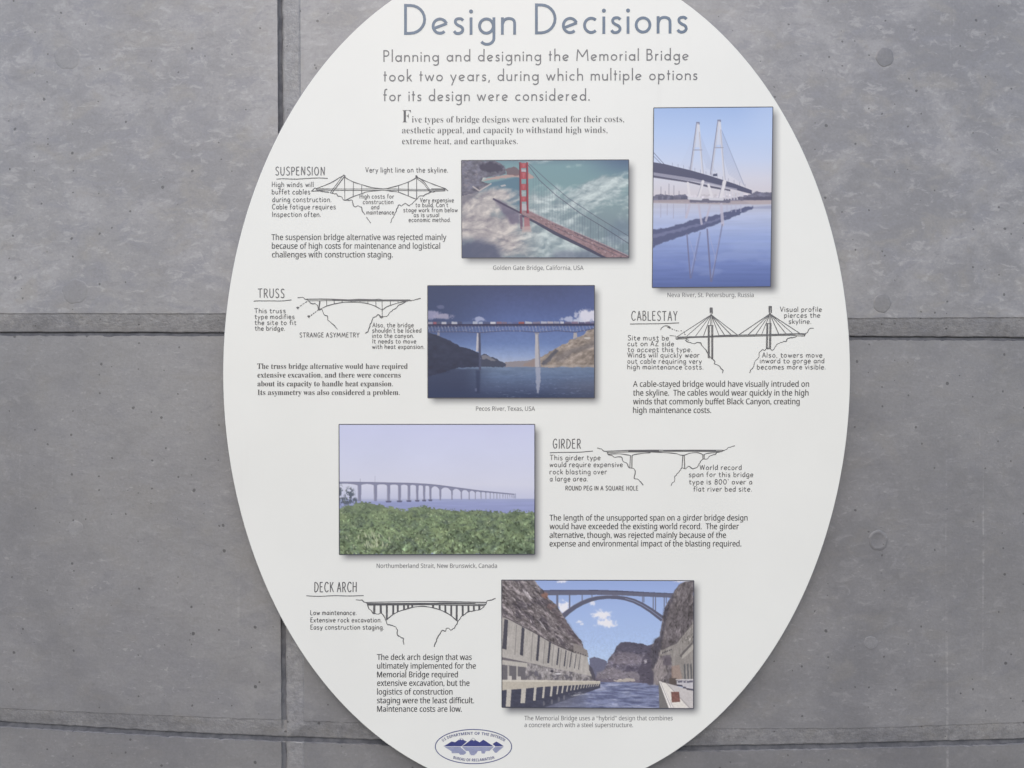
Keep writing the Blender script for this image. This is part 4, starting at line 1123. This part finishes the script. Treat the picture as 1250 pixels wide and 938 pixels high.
# ---------------------------------------------------------------- truss bridge with a train
c = Canvas(111, 44, 1128, 730, 340, 230)
c.grad([(44, (74, 82, 118)), (150, (82, 94, 138)), (260, (92, 110, 160)), (400, (108, 130, 178)), (470, (140, 159, 198)), (530, (172, 181, 202)), (542, (112, 130, 158)), (600, (100, 118, 150)), (680, (84, 96, 126)), (730, (70, 80, 106))])
c.mul(.965 + .07 * c.n(16, 12, 3, 49))
c.put((1 - sst(c.X, 120, 680)) * (1 - sst(c.Y, 220, 460)) * .75, (66, 76, 106)); c.put(sst(c.X, 800, 1128) * (1 - sst(c.Y, 100, 330)) * .35, (92, 106, 156))
c.mul(.93 + .14 * c.n(90, 7, 4, 50), sst(c.Y, 540, 548)); c.put(sst(c.Y, 545, 700) * sst(c.X, 780, 1128) * .55, (104, 108, 124)); c.put(sst(c.Y, 540, 560) * (1 - sst(c.X, 300, 560)) * .85, (66, 74, 100))
c.put(sst(c.Y, 640, 730) * .5, (66, 78, 108))
for (x, y, rx, ry, s_, cc, a) in ((140, 225, 60, 26, 1, (150, 150, 180), .9), (205, 232, 62, 17, 2, (164, 160, 184), .85), (190, 175, 26, 15, 3, (112, 118, 152), .6), (425, 250, 40, 16, 4, (158, 166, 198), .9), (1090, 232, 82, 48, 5, (206, 206, 220), 1), (965, 250, 44, 18, 6, (178, 184, 208), .85), (1030, 262, 40, 18, 7, (190, 196, 214), .9)):
    c.blob(x, y, rx, ry, cc, a, .6, s_, 20, .3)
# far bank and hills
c.poly([(580, 512), (640, 506), (720, 502), (790, 480), (900, 470), (900, 542), (580, 540)], (142, 138, 146), 1, 0, 3)
c.poly([(436, 470), (460, 462), (500, 480), (540, 495), (585, 520), (585, 540), (430, 542)], (78, 84, 104), 1, 0, 5, 2); c.poly([(440, 474), (466, 466), (505, 486), (530, 498), (500, 506), (470, 490), (445, 496)], (132, 132, 142), .8, 2, 5)
c.poly([(700, 520), (800, 478), (830, 500), (800, 540), (690, 534)], (146, 134, 134), 1, 2, 4)
HILLC = (146, 136, 130)
hill = [(1128, 300), (1090, 316), (1060, 345), (1010, 372), (985, 372), (960, 392), (900, 422), (850, 450), (800, 482), (790, 520), (806, 541), (1128, 542)]
m = c.mask(hill, 0, 6, 3); c.put(m, HILLC); c.mul(.70 + .60 * c.n(46, 20, 5, 55, -28), m); c.mul(.85 + .3 * c.n(14, 10, 3, 56), m)
c.poly([(800, 520), (830, 490), (890, 430), (905, 440), (860, 500), (815, 535)], (82, 86, 102), .75, 5, 6, 3); c.poly([(880, 470), (1000, 430), (1128, 380), (1128, 420), (1000, 462), (900, 520)], (98, 98, 108), .4, 14, 10, 8)
c.poly([(806, 528), (1128, 526), (1128, 541), (806, 541)], (172, 164, 160), .5, 4); c.blob(1085, 365, 26, 8, (196, 192, 190), .8, .4, 9, 10)
dark = [(111, 320), (200, 352), (260, 388), (320, 420), (370, 430), (410, 446), (436, 470), (440, 545), (111, 730)]
c.poly([(111, 325), (180, 350), (240, 378), (310, 416), (370, 432), (420, 452), (436, 478), (436, 540), (300, 545), (111, 600)], (66, 72, 94), 1, 0, 4, 4)
m = c.mask([(111, 325), (180, 350), (310, 416), (436, 478), (436, 540), (111, 600)]); c.mul(.9 + .2 * c.n(40, 24, 4, 58), m)
# water glitter and pier mirror
c.poly([(768, 542), (798, 542), (796, 640), (788, 706), (776, 700), (772, 640)], (164, 168, 186), .75, 4, 6); c.poly([(404, 560), (432, 560), (428, 700), (408, 700)], (60, 68, 94), .6, 8)
gl = sst(c.n(26, 5, 3, 61), .66, .8) * sst(c.Y, 560, 600) * sst(c.X, 420, 560); c.put(gl * .35, (138, 152, 186)); c.blob(405, 680, 8, 12, (110, 118, 150), .6, .3, 3, 6)
# piers
c.poly([(413, 335), (434, 335), (434, 446), (406, 446)], (150, 150, 164)); c.poly([(421, 335), (434, 335), (437, 560), (424, 560)], (84, 90, 116)); c.poly([(412, 335), (420, 335), (416, 446), (406, 446)], (186, 184, 192))
c.poly([(766, 335), (784, 335), (796, 541), (764, 541)], (176, 174, 180)); c.poly([(780, 335), (786, 335), (799, 541), (790, 541)], (136, 138, 152)); c.poly([(764, 330), (790, 330), (790, 342), (762, 342)], (140, 142, 156))
c.poly([(1000, 332), (1018, 330), (1022, 360), (996, 372)], (166, 162, 166)); c.poly([(172, 320), (184, 320), (186, 350), (170, 350)], (150, 148, 160), .8)
# truss
c.poly([(111, 282), (1128, 278), (1128, 292), (111, 296)], (70, 74, 104)); c.line([(111, 328), (330, 326), (420, 332), (560, 322), (680, 322), (780, 330), (900, 320), (1010, 330), (1128, 306)], 6, (84, 90, 122), .95)
for k in range(50):
    x = 115 + k * 20.4; yb = np.interp(x, [111, 330, 420, 560, 680, 780, 900, 1010, 1128], [328, 326, 332, 322, 322, 330, 320, 330, 306])
    c.line([(x, 292), (x + 10.2, yb)], 3.0, (158, 160, 178), rs.uniform(.35, .85)); c.line([(x + 10.2, yb), (x + 20.4, 292)], 3.0, (100, 106, 134), rs.uniform(.5, .9))
    c.blob(x + rs.uniform(0, 14), rs.uniform(296, 324), 5, 3, (176, 176, 190), rs.uniform(.2, .6), .3, k, 5)
cars = ((111, (150, 148, 168)), (146, (150, 96, 110)), (170, (92, 96, 120)), (196, (178, 178, 190)), (230, (84, 90, 120)), (258, (176, 178, 190)), (296, (80, 86, 116)), (325, (96, 110, 148)), (386, (170, 176, 194)), (420, (158, 166, 190)), (450, (88, 96, 130)), (494, (196, 196, 204)), (530, (132, 108, 124)), (566, (120, 110, 132)), (600, (110, 118, 156)), (628, (96, 104, 146)), (664, (150, 92, 92)), (705, (176, 178, 190)), (750, (126, 120, 142)), (800, (170, 172, 188)), (840, (168, 162, 172)), (880, (150, 152, 172)), (918, (190, 190, 200)), (944, (104, 100, 128)), (986, (132, 116, 140)), (1030, (96, 96, 128)), (1070, (110, 104, 134)), (1105, (120, 118, 146)), (1128, None))
for (x, cc), (x2, _) in zip(cars, cars[1:]):
    if cc: c.poly([(x, 265 + rs.uniform(-2, 2)), (x2 - 4, 265 + rs.uniform(-1, 3)), (x2 - 4, 281), (x, 281)], cc, .95)
c.line([(111, 283), (1128, 279)], 5, (58, 56, 82), .9)
picture(c, [(522.1, 348.9), (725.7, 348.7), (725.7, 486.0), (522.3, 486.0)], 'printed photo of a dark blue river with a train on a truss bridge', .048)

# ---------------------------------------------------------------- long girder bridge over a strait, green shrubs
c = Canvas(64, 38, 1171, 773, 390, 260)
c.grad([(38, (194, 199, 226)), (200, (199, 204, 226)), (380, (204, 207, 223)), (458, (190, 194, 216)), (460, (158, 166, 198)), (480, (150, 158, 196)), (560, (142, 150, 190)), (773, (130, 140, 170))])
c.mul(.985 + .03 * c.n(240, 140, 4, 70)); c.mul(.96 + .08 * c.n(120, 8, 3, 71), sst(c.Y, 458, 466)); c.poly([(190, 452), (560, 456), (560, 470), (190, 470)], (184, 188, 208), .6, 6)
STEEL = (134, 137, 160)
top = lambda x: np.interp(x, [64, 180, 330, 470, 560, 640, 740, 860, 960, 1060], [364, 365, 368, 371, 376, 384, 398, 414, 424, 434])
piers = [180, 270, 344, 406, 459, 506, 545, 580, 636, 702, 755, 799, 834, 866, 894, 918, 938, 956, 972, 990, 1004, 1016, 1027, 1037, 1046, 1053]
foot = lambda x: np.interp(x, [64, 180, 344, 406, 545, 636, 760, 900, 1060], [470, 470, 474, 473, 468, 466, 464, 460, 456])
prev = 64 - 40
for k, x in enumerate(piers):
    t0, t1 = top(prev), top(x); w = 20 * (1 - .93 * sst(np.array(x), 150, 1060)) + 1.5; hw = 18 if x < 600 else (30 if x < 840 else 22) * (1 - sst(np.array(x), 620, 1060)) + 4
    pts = [(prev, t0)]; pts += [(x, t1), (x, t1 + hw)]
    for j in range(1, 12):
        q = 1 - j / 12; xx = prev + (x - prev) * q; dd = (2 * q - 1) ** 2
        pts.append((xx, top(xx) + 9 * (1 - .5 * sst(np.array(x), 500, 1060)) + (hw - 6) * dd ** 1.2))
    pts.append((prev, t0 + hw)); c.poly(pts, STEEL)
    c.poly([(x - w / 2, t1 + 6), (x + w / 2, t1 + 6), (x + w * .42, foot(x)), (x - w * .42, foot(x))], STEEL); c.poly([(x - w / 2, t1 + 20), (x - w / 5, t1 + 20), (x - w / 5, foot(x)), (x - w * .42, foot(x))], (150, 152, 172), .7)
    if 300 < x < 600: c.poly([(x - w * .9, foot(x) - 5), (x + w * .9, foot(x) - 5), (x + w * .7, foot(x) + 5), (x - w * .7, foot(x) + 5)], (96, 98, 122), .9)
    prev = x
c.line([(x, top(x)) for x in range(64, 1060, 30)], 5, (112, 116, 140), .8); c.line([(1060, 430), (1060, 456)], 3, (122, 126, 152)); c.line([(184, 345), (184, 365)], 2, STEEL); c.line([(268, 330), (268, 366)], 2, STEEL, .6)
lv = c.n(11, 11, 3, 172)
for (x, y, rx, ry) in ((124, 430, 34, 44), (104, 470, 34, 26), (76, 440, 16, 66), (140, 470, 40, 24)):
    r_ = np.hypot((c.X - x) / rx, (c.Y - y) / ry); c.put((1 - sst(r_, .5, 1.15)) * sst(lv, .38, .56) * .95, (88, 96, 110)); c.put((1 - sst(r_, .4, 1.1)) * sst(c.n(9, 9, 2, 178), .6, .75) * .6, (120, 130, 124))
edge = [(64, 506), (110, 494), (150, 488), (175, 470), (230, 474), (290, 490), (340, 500), (400, 512), (440, 520), (500, 500), (545, 492), (600, 512), (690, 516), (760, 524), (850, 516), (960, 530), (1010, 538), (1060, 518), (1120, 530), (1171, 528), (1171, 773), (64, 773)]
m = c.mask(edge, 0, 9, 7); m = np.clip(m - (1 - c.mask([(x, y + 8) for x, y in edge[:-2]] + [(1171, 790), (64, 790)], 0, 5, 9)) * (lv < .5), 0, 1)
c.put(m, (116, 134, 106))
a_ = c.n(80, 40, 5, 75, 0, .62); b2 = c.n(30, 20, 4, 76); d_ = c.n(9, 8, 3, 77); e_ = c.n(15, 11, 3, 78)
c.put(m * sst(a_, .50, .68) * .55, (138, 154, 122)); c.put(m * sst(a_, .48, .30) * .55, (92, 104, 98)); c.put(m * sst(b2, .56, .74) * .40, (148, 162, 130)); c.put(m * sst(b2, .46, .28) * .50, (84, 94, 92))
c.put(m * sst(e_, .58, .72) * .35, (160, 172, 142)); c.put(m * sst(e_, .42, .28) * .4, (78, 88, 86)); c.mul(.78 + .42 * d_, m); c.put(m * sst(c.n(110, 60, 4, 79), .50, .30) * .5, (82, 96, 80)); c.put(m * sst(c.n(64, 34, 4, 80), .55, .70) * .4, (136, 150, 114))
c.put(m * sst(c.Y, 640, 770) * sst(c.X, 700, 1100) * .3, (96, 112, 92)); c.put(m * (1 - sst(c.Y, 480, 580)) * .3, (112, 122, 112))
up_ = [e[1] for e in edge[:-2]]; ux_ = [e[0] for e in edge[:-2]]
for k in range(2600):
    x = rs.uniform(64, 1171); y0_ = float(np.interp(x, ux_, up_)) - 4; y = y0_ + (773 - y0_) * rs.random() ** .8
    i_ = min(c.I.shape[0] - 1, int((y - 38) / 735 * c.I.shape[0])); j_ = min(c.I.shape[1] - 1, int((x - 64) / 1107 * c.I.shape[1]))
    f_ = rs.choice((rs.uniform(.58, .85), rs.uniform(.85, 1.1), rs.uniform(1.05, 1.32))); z_ = .6 + .8 * (y - y0_) / max(1, 773 - y0_)
    col_ = c.I[max(0, i_), max(0, j_)] * f_ if y > y0_ + 12 else np.array((112, 126, 108.)) * rs.uniform(.75, 1.1)
    c.dab(x, y, rs.uniform(5, 10) * z_, rs.uniform(2.4, 4.5) * z_, col_, rs.uniform(.5, .9), rs.uniform(-1.6, 1.6))
for (x, y) in [(190 + rs.gauss(75, 62), 690 + rs.uniform(-40, 40)) for _ in range(46)]:
    c.dab(x, y, rs.uniform(9, 16), rs.uniform(3, 5), (178, 186, 160), rs.uniform(.4, .85), rs.uniform(1.0, 1.9))
for k in range(60):
    x = rs.uniform(70, 1165); y = rs.uniform(530, 765); c.dab(x, y, 5, 4, (178, 188, 162), .7)
picture(c, [(413.9, 518.3), (652.8, 518.2), (652.8, 676.7), (414.3, 677.2)], 'printed photo of a long low bridge beyond green shrubs', .013, -.04)

# ---------------------------------------------------------------- arch bridge high over a canyon
c = Canvas(58, 40, 1158, 771, 380, 250)
c.grad([(40, (146, 168, 218)), (200, (156, 180, 226)), (400, (166, 190, 230)), (500, (176, 199, 232)), (620, (178, 192, 224))])
for (x, y, rx, ry, s_, a) in ((415, 200, 38, 40, 1, 1), (575, 172, 16, 18, 2, .8), (632, 240, 52, 26, 3, 1), (655, 286, 58, 26, 4, 1), (500, 278, 20, 9, 5, .8), (516, 292, 12, 8, 6, .7), (398, 47, 32, 9, 7, .9), (1100, 47, 60, 6, 9, .9), (560, 158, 30, 7, 12, .4)): c.blob(x, y, rx, ry, (226, 227, 238), a, .75, s_, 15, .38)
# distant hills
c.poly([(560, 490), (590, 478), (625, 488), (660, 502), (680, 620), (560, 620)], (108, 110, 132), 1, 0, 4, 1)
hm = c.mask([(640, 560), (675, 480), (700, 455), (722, 410), (745, 394), (790, 392), (830, 398), (870, 402), (890, 412), (925, 402), (960, 380), (990, 640), (600, 640), (600, 580)], 0, 4, 2)
c.put(hm, (110, 106, 120)); c.mul(.74 + .52 * c.n(40, 26, 5, 80), hm); c.mul(.74 + .52 * c.n(13, 9, 3, 181), hm); c.put(hm * sst(c.n(18, 10, 3, 182), .6, .75) * .35, (168, 162, 168)); up = hm * (1 - sst(c.Y + (c.n(60, 30, 3, 81) - .5) * 50, 440, 470)); c.put(up * .75, (86, 84, 100))
c.poly([(690, 470), (760, 452), (860, 470), (880, 500), (760, 520), (700, 510)], (138, 130, 138), .45, 8, 12, 3); c.poly([(600, 570), (700, 540), (880, 580), (880, 610), (600, 620)], (140, 134, 140), .6, 6, 14, 4); c.blob(800, 545, 50, 22, (84, 80, 96), .7, .7, 82, 18)
c.poly([(560, 590), (640, 600), (760, 606), (900, 612), (900, 628), (560, 632)], (112, 106, 120), .9, 0, 8, 5); c.poly([(700, 612), (740, 602), (815, 600), (822, 616), (720, 622)], (188, 180, 170), .85, 2, 4)
# water
wm = c.mask([(280, 771), (500, 690), (620, 640), (620, 622), (780, 622), (920, 628), (965, 640), (960, 771)]); c.put(wm, (124, 132, 164))
rp = c.n(70, 9, 4, 83, 2); c.put(wm * sst(rp, .54, .72) * .75, (166, 172, 198)); c.put(wm * sst(rp, .46, .30) * .7, (86, 92, 124)); c.mul(.86 + .28 * c.n(30, 6, 3, 84), wm)
c.put(wm * sst(c.X, 300, 330) * (1 - sst(c.X + c.Y * .6, 860, 960)) * .55, (108, 108, 122))
# bridge
SB = (104, 106, 126)
for (x, y0, y1, w) in ((377, 125, 200, 12), (447, 122, 205, 8), (519, 120, 160, 6), (864, 130, 165, 5), (872, 130, 165, 5), (925, 134, 210, 6), (938, 134, 212, 6), (988, 136, 190, 6), (1000, 136, 170, 5), (575, 120, 140, 5)): c.line([(x, y0), (x, y1)], w, (112, 116, 138))
out_ = lambda x, d: (x, d)
ar = [(400, 236), (430, 212), (470, 184), (510, 162), (555, 144), (600, 133), (660, 127), (720, 128), (770, 134), (820, 147), (870, 170), (920, 200), (985, 245)]
ai = [(416, 262), (448, 232), (487, 203), (527, 181), (568, 164), (609, 153), (660, 147), (715, 148), (762, 155), (810, 170), (855, 192), (903, 223), (971, 276)]
c.poly(ar + ai[::-1], (96, 98, 118)); c.line([(a[0] * .5 + b_[0] * .5, a[1] * .5 + b_[1] * .5) for a, b_ in zip(ar[8:], ai[8:])], 3.2, (156, 168, 200), .8); c.line(ar[:8], 3, (136, 136, 154), .7)
c.poly([(296, 98), (600, 96), (720, 99), (900, 108), (1045, 114), (1045, 140), (900, 134), (720, 126), (600, 124), (310, 128)], SB); c.poly([(296, 98), (600, 96), (720, 99), (900, 108), (1045, 114), (1045, 118), (900, 112), (600, 101), (296, 103)], (82, 82, 104))
for k in range(12): c.line([(330 + k * 60, 100 + max(0, k - 6) * 1.6), (330 + k * 60, 126 + max(0, k - 6) * 1.4)], 2.2, (86, 88, 108), .5)
# left cliff
lc = c.mask([(58, 40), (248, 40), (272, 78), (300, 104), (330, 150), (365, 178), (398, 225), (420, 262), (452, 312), (480, 348), (512, 382), (524, 415), (545, 520), (600, 620), (58, 640)], 0, 5, 6)
c.put(lc, (116, 110, 113)); st = c.n(120, 15, 5, 85, 40); st2 = c.n(34, 12, 4, 86, 38); c.mul(.66 + .68 * st, lc); c.mul(.74 + .52 * st2, lc); c.put(lc * sst(st2 * .5 + st * .5, .60, .72) * .6, (176, 168, 170)); c.mul(.70 + .60 * c.n(8, 7, 3, 87), lc); c.put(lc * sst(c.n(16, 9, 3, 187, 35), .60, .74) * .5, (186, 180, 182))
c.put(lc * sst(c.n(60, 22, 3, 88, 45), .42, .28) * .55, (70, 66, 76)); c.poly([(180, 96), (205, 108), (235, 150), (225, 158), (195, 128)], (186, 180, 184), .75, 3, 6); c.blob(305, 130, 22, 20, (152, 112, 98), .75, .5, 88, 12); c.blob(345, 190, 30, 20, (140, 112, 106), .5, .6, 89, 14)
c.poly([(260, 260), (300, 300), (312, 330), (290, 300)], (188, 184, 186), .8, 3); c.poly([(300, 150), (400, 232), (520, 400), (530, 450), (420, 330)], (98, 88, 96), .4, 14, 10)
for k in range(420):
    x = rs.uniform(60, 560); y = rs.uniform(44, 470); i_ = int((y - 40) / 731 * c.I.shape[0]); j_ = int((x - 58) / 1100 * c.I.shape[1])
    if lc[i_, j_] > .5: c.dab(x, y, rs.uniform(5, 16), rs.uniform(1.6, 3.6), c.I[i_, j_] * rs.choice((.62, .7, 1.25, 1.4)), .75, .75 + rs.uniform(-.5, .5))
# powerhouse, left
c.poly([(58, 256), (100, 264), (250, 345), (380, 420), (470, 455), (548, 475), (556, 520), (590, 612), (58, 612)], (172, 168, 164)); c.line([(95, 262), (250, 344), (350, 402), (470, 452)], 5, (84, 80, 88), .8)
tops = lambda x: np.interp(x, [58, 90, 180, 270, 380, 470, 560], [258, 266, 312, 356, 424, 456, 480]); bots = lambda x: np.interp(x, [58, 90, 180, 270, 380, 470, 560], [450, 458, 492, 522, 545, 560, 585])
for (a, b_) in ((66, 90), (166, 184), (258, 272), (322, 334), (374, 383), (416, 424), (448, 454), (476, 481), (500, 504)):
    c.poly([(a + 8, tops(a) + 4), (b_ + 6, tops(b_) + 4), (b_ - 4, bots(b_) - 18), (a - 4, bots(a) - 18)], (74, 74, 86), .92)
for a in (140, 232, 302, 352, 396, 436): c.line([(a + 4, tops(a) + 8), (a - 6, bots(a) - 8)], 3, (100, 98, 102), .7)
pm = c.mask([(90, 262), (560, 480), (556, 585), (90, 460)]); c.mul(.9 + .2 * c.n(12, 70, 3, 90, 4), pm)
c.poly([(470, 400), (500, 412), (548, 440), (556, 482), (470, 452)], (140, 134, 132), 1, 0, 3); [c.blob(482 + k * 14, 450 + k * 5, 4, 4, (64, 62, 74), .9, .1, k, 4) for k in range(5)]
lo = c.mask([(58, 505), (200, 510), (330, 540), (470, 566), (575, 590), (590, 614), (58, 614)]); c.put(lo, (146, 142, 144)); c.mul(.66 + .68 * c.n(10, 16, 3, 91), lo); c.mul(.8 + .4 * c.n(5, 8, 2, 191), lo); c.put(lo * sst(c.n(26, 22, 3, 92), .46, .30) * .7, (92, 90, 100))
c.blob(380, 576, 22, 5, (214, 212, 214), .9, .2, 3, 6); c.blob(345, 562, 12, 7, (60, 58, 70), .9, .3, 4, 6); c.blob(255, 575, 14, 18, (104, 102, 114), .8, .4, 5, 8)
c.poly([(58, 452), (208, 488), (208, 514), (58, 484)], (176, 172, 168)); c.poly([(58, 482), (206, 512), (202, 522), (58, 498)], (112, 108, 114)); c.poly([(58, 498), (206, 516), (206, 540), (58, 524)], (180, 176, 170))
c.poly([(58, 526), (196, 540), (192, 612), (58, 612)], (110, 108, 114)); c.poly([(92, 530), (102, 531), (102, 610), (92, 610)], (172, 168, 164)); c.poly([(142, 534), (150, 535), (150, 612), (142, 612)], (172, 168, 164)); c.poly([(92, 590), (116, 590), (116, 614), (92, 614)], (190, 186, 182)); c.poly([(142, 592), (168, 592), (168, 614), (142, 614)], (190, 186, 182))
# quay
c.poly([(58, 655), (622, 632), (622, 655), (300, 771), (58, 771)], (76, 78, 94)); c.mul(.9 + .2 * c.n(20, 8, 3, 93), c.mask([(58, 655), (622, 632), (622, 655), (300, 771), (58, 771)]))
c.poly([(300, 771), (420, 715), (540, 680), (540, 771)], (108, 112, 130), .5, 20)
c.poly([(58, 612), (300, 612), (622, 616), (622, 632), (300, 650), (180, 662), (58, 672)], (184, 178, 166)); c.poly([(58, 612), (622, 616), (622, 620), (58, 622)], (206, 202, 192), .8)
for (x, w, y) in ((98, 26, 765), (182, 26, 745), (248, 14, 730), (298, 11, 716), (343, 12, 705), (378, 8, 694), (407, 8, 686), (434, 7, 678), (457, 6, 672), (477, 6, 668), (496, 5, 664), (514, 5, 660), (530, 5, 657), (546, 4, 655), (560, 4, 652), (573, 4, 650), (586, 4, 648), (600, 4, 646), (612, 5, 645)):
    yt = np.interp(x, [58, 300, 622], [668, 648, 630]); c.poly([(x - w / 2 + 3, yt), (x + w / 2 + 3, yt), (x + w / 2 - 4, y), (x - w / 2 - 4, y)], (186, 182, 174))
for (x, y) in ((300, 745), (345, 735), (385, 722), (415, 712)): c.blob(x, y, 7, 16, (150, 150, 156), .45, .4, int(x), 8)
c.put(c.mask([(440, 690), (530, 676), (560, 690), (460, 705)], 6) * sst(c.n(22, 5, 3, 94), .5, .6) * .7, (196, 198, 206))
c.poly([(556, 520), (575, 540), (600, 612), (585, 612), (560, 560)], (84, 82, 94), .9, 2, 4)
# right cliff
rc = c.mask([(1158, 40), (1115, 44), (1075, 62), (1050, 96), (1030, 130), (1005, 170), (990, 200), (980, 250), (968, 320), (962, 360), (935, 378), (915, 420), (905, 480), (915, 560), (940, 640), (1158, 640)], 0, 5, 9)
c.put(rc, (106, 101, 105)); c.mul(.72 + .56 * c.n(22, 80, 5, 95, 12), rc); c.mul(.76 + .48 * c.n(18, 16, 4, 96), rc); c.mul(.8 + .4 * c.n(7, 10, 2, 196), rc); c.put(rc * sst(c.n(30, 60, 4, 97, 15), .56, .72) * .5, (160, 152, 152))
c.poly([(1050, 96), (1030, 130), (990, 200), (968, 330), (962, 362), (930, 380), (905, 470), (930, 560), (962, 460), (985, 330), (1010, 220)], (80, 78, 90), .75, 8, 8, 4)
c.poly([(920, 560), (960, 490), (990, 500), (1010, 560), (960, 640), (925, 640)], (168, 160, 160), .55, 6, 14, 5); c.poly([(870, 480), (905, 420), (925, 560), (930, 640), (850, 626), (840, 560)], (88, 84, 98), .85, 5, 8, 6); c.blob(880, 500, 10, 14, (180, 176, 184), .7, .7, 97, 8)
c.poly([(1158, 260), (1140, 300), (1060, 400), (970, 440), (960, 470), (1030, 480), (1040, 600), (1158, 610)], (150, 146, 142), .9, 2, 2)
m = c.mask([(1158, 260), (1140, 300), (1060, 400), (970, 440), (1040, 600), (1158, 610)]); c.mul(.86 + .28 * c.n(10, 60, 3, 98), m)
c.poly([(1158, 380), (1100, 440), (1075, 470), (1085, 480), (1158, 410)], (100, 96, 98), .85); c.poly([(1158, 395), (1090, 470), (1090, 490), (1158, 430)], (174, 170, 164), .9); c.poly([(980, 470), (1028, 462), (1028, 520), (985, 528)], (104, 98, 108), .8, 3, 5)
for k in range(6): c.poly([(975 + k * 10, 452 - k * 4), (981 + k * 10, 450 - k * 4), (981 + k * 10, 457 - k * 4), (975 + k * 10, 459 - k * 4)], (66, 64, 76), .9)
for x in (1100, 1118, 1136): c.poly([(x, 520), (x + 9, 512), (x + 12, 606), (x + 4, 606)], (94, 96, 100), .9)
c.poly([(1030, 530), (1075, 520), (1092, 606), (1030, 606)], (160, 138, 128), .7, 3); c.poly([(1016, 598), (1058, 596), (1058, 634), (1020, 636)], (96, 88, 86))
for k in range(420):
    x = rs.uniform(850, 1156); y = rs.uniform(60, 620); i_ = int((y - 40) / 731 * c.I.shape[0]); j_ = int((x - 58) / 1100 * c.I.shape[1])
    if rc[i_, j_] > .5 and not (x > 1000 and y > 400): c.dab(x, y, rs.uniform(5, 15), rs.uniform(1.6, 3.6), c.I[i_, j_] * rs.choice((.65, .75, 1.2, 1.35)), .7, 1.7 + rs.uniform(-.5, .5))
for k in range(260):
    x = rs.uniform(570, 900); y = rs.uniform(400, 615); i_ = int((y - 40) / 731 * c.I.shape[0]); j_ = int((x - 58) / 1100 * c.I.shape[1])
    if hm[i_, j_] > .5: c.dab(x, y, rs.uniform(4, 11), rs.uniform(1.6, 3.4), c.I[i_, j_] * rs.choice((.7, .8, 1.15, 1.3)), .7, rs.uniform(-.7, .7))
# road and parapet, right
c.poly([(958, 616), (1010, 628), (1158, 668), (1158, 771), (1010, 771), (960, 660)], (192, 188, 188)); c.poly([(956, 618), (968, 618), (1034, 771), (960, 771)], (120, 118, 118)); c.poly([(958, 616), (972, 616), (1040, 771), (1016, 771)], (222, 218, 214)); c.line([(968, 622), (1030, 771)], 3, (140, 138, 142), .9)
c.poly([(972, 620), (1000, 625), (1130, 771), (1048, 771)], (216, 212, 206)); c.line([(1000, 626), (1140, 771)], 4, (150, 146, 146), .8)
for x in (1060, 1092, 1112): c.poly([(x, 612), (x + 44, 606), (x + 46, 640 + (x - 1060) * .4), (x + 2, 634 + (x - 1060) * .4)], (190, 188, 194)); c.poly([(x + 6, 614), (x + 40, 609), (x + 40, 620), (x + 6, 624)], (92, 92, 108), .9); c.poly([(x + 4, 632 + (x - 1060) * .4), (x + 44, 638 + (x - 1060) * .4), (x + 44, 648 + (x - 1060) * .4), (x + 4, 642 + (x - 1060) * .4)], (66, 64, 78), .8)
c.line([(1056, 606), (1158, 604)], 4, (214, 212, 214)); c.poly([(1028, 676), (1074, 674), (1080, 732), (1032, 736)], (128, 94, 88)); c.mul(.85 + .3 * c.n(10, 10, 2, 99), c.mask([(1028, 676), (1074, 674), (1080, 732), (1032, 736)]))
m = np.clip(sst(c.Y, 250, 420) + lc + rc, 0, 1); c.mul(.94 + .12 * c.n(6, 6, 2, 199), m)
picture(c, [(612.4, 708.2), (846.9, 709.0), (846.5, 865.0), (612.8, 863.6)], 'printed photo of an arch bridge high over a rocky river canyon', .008, .10)
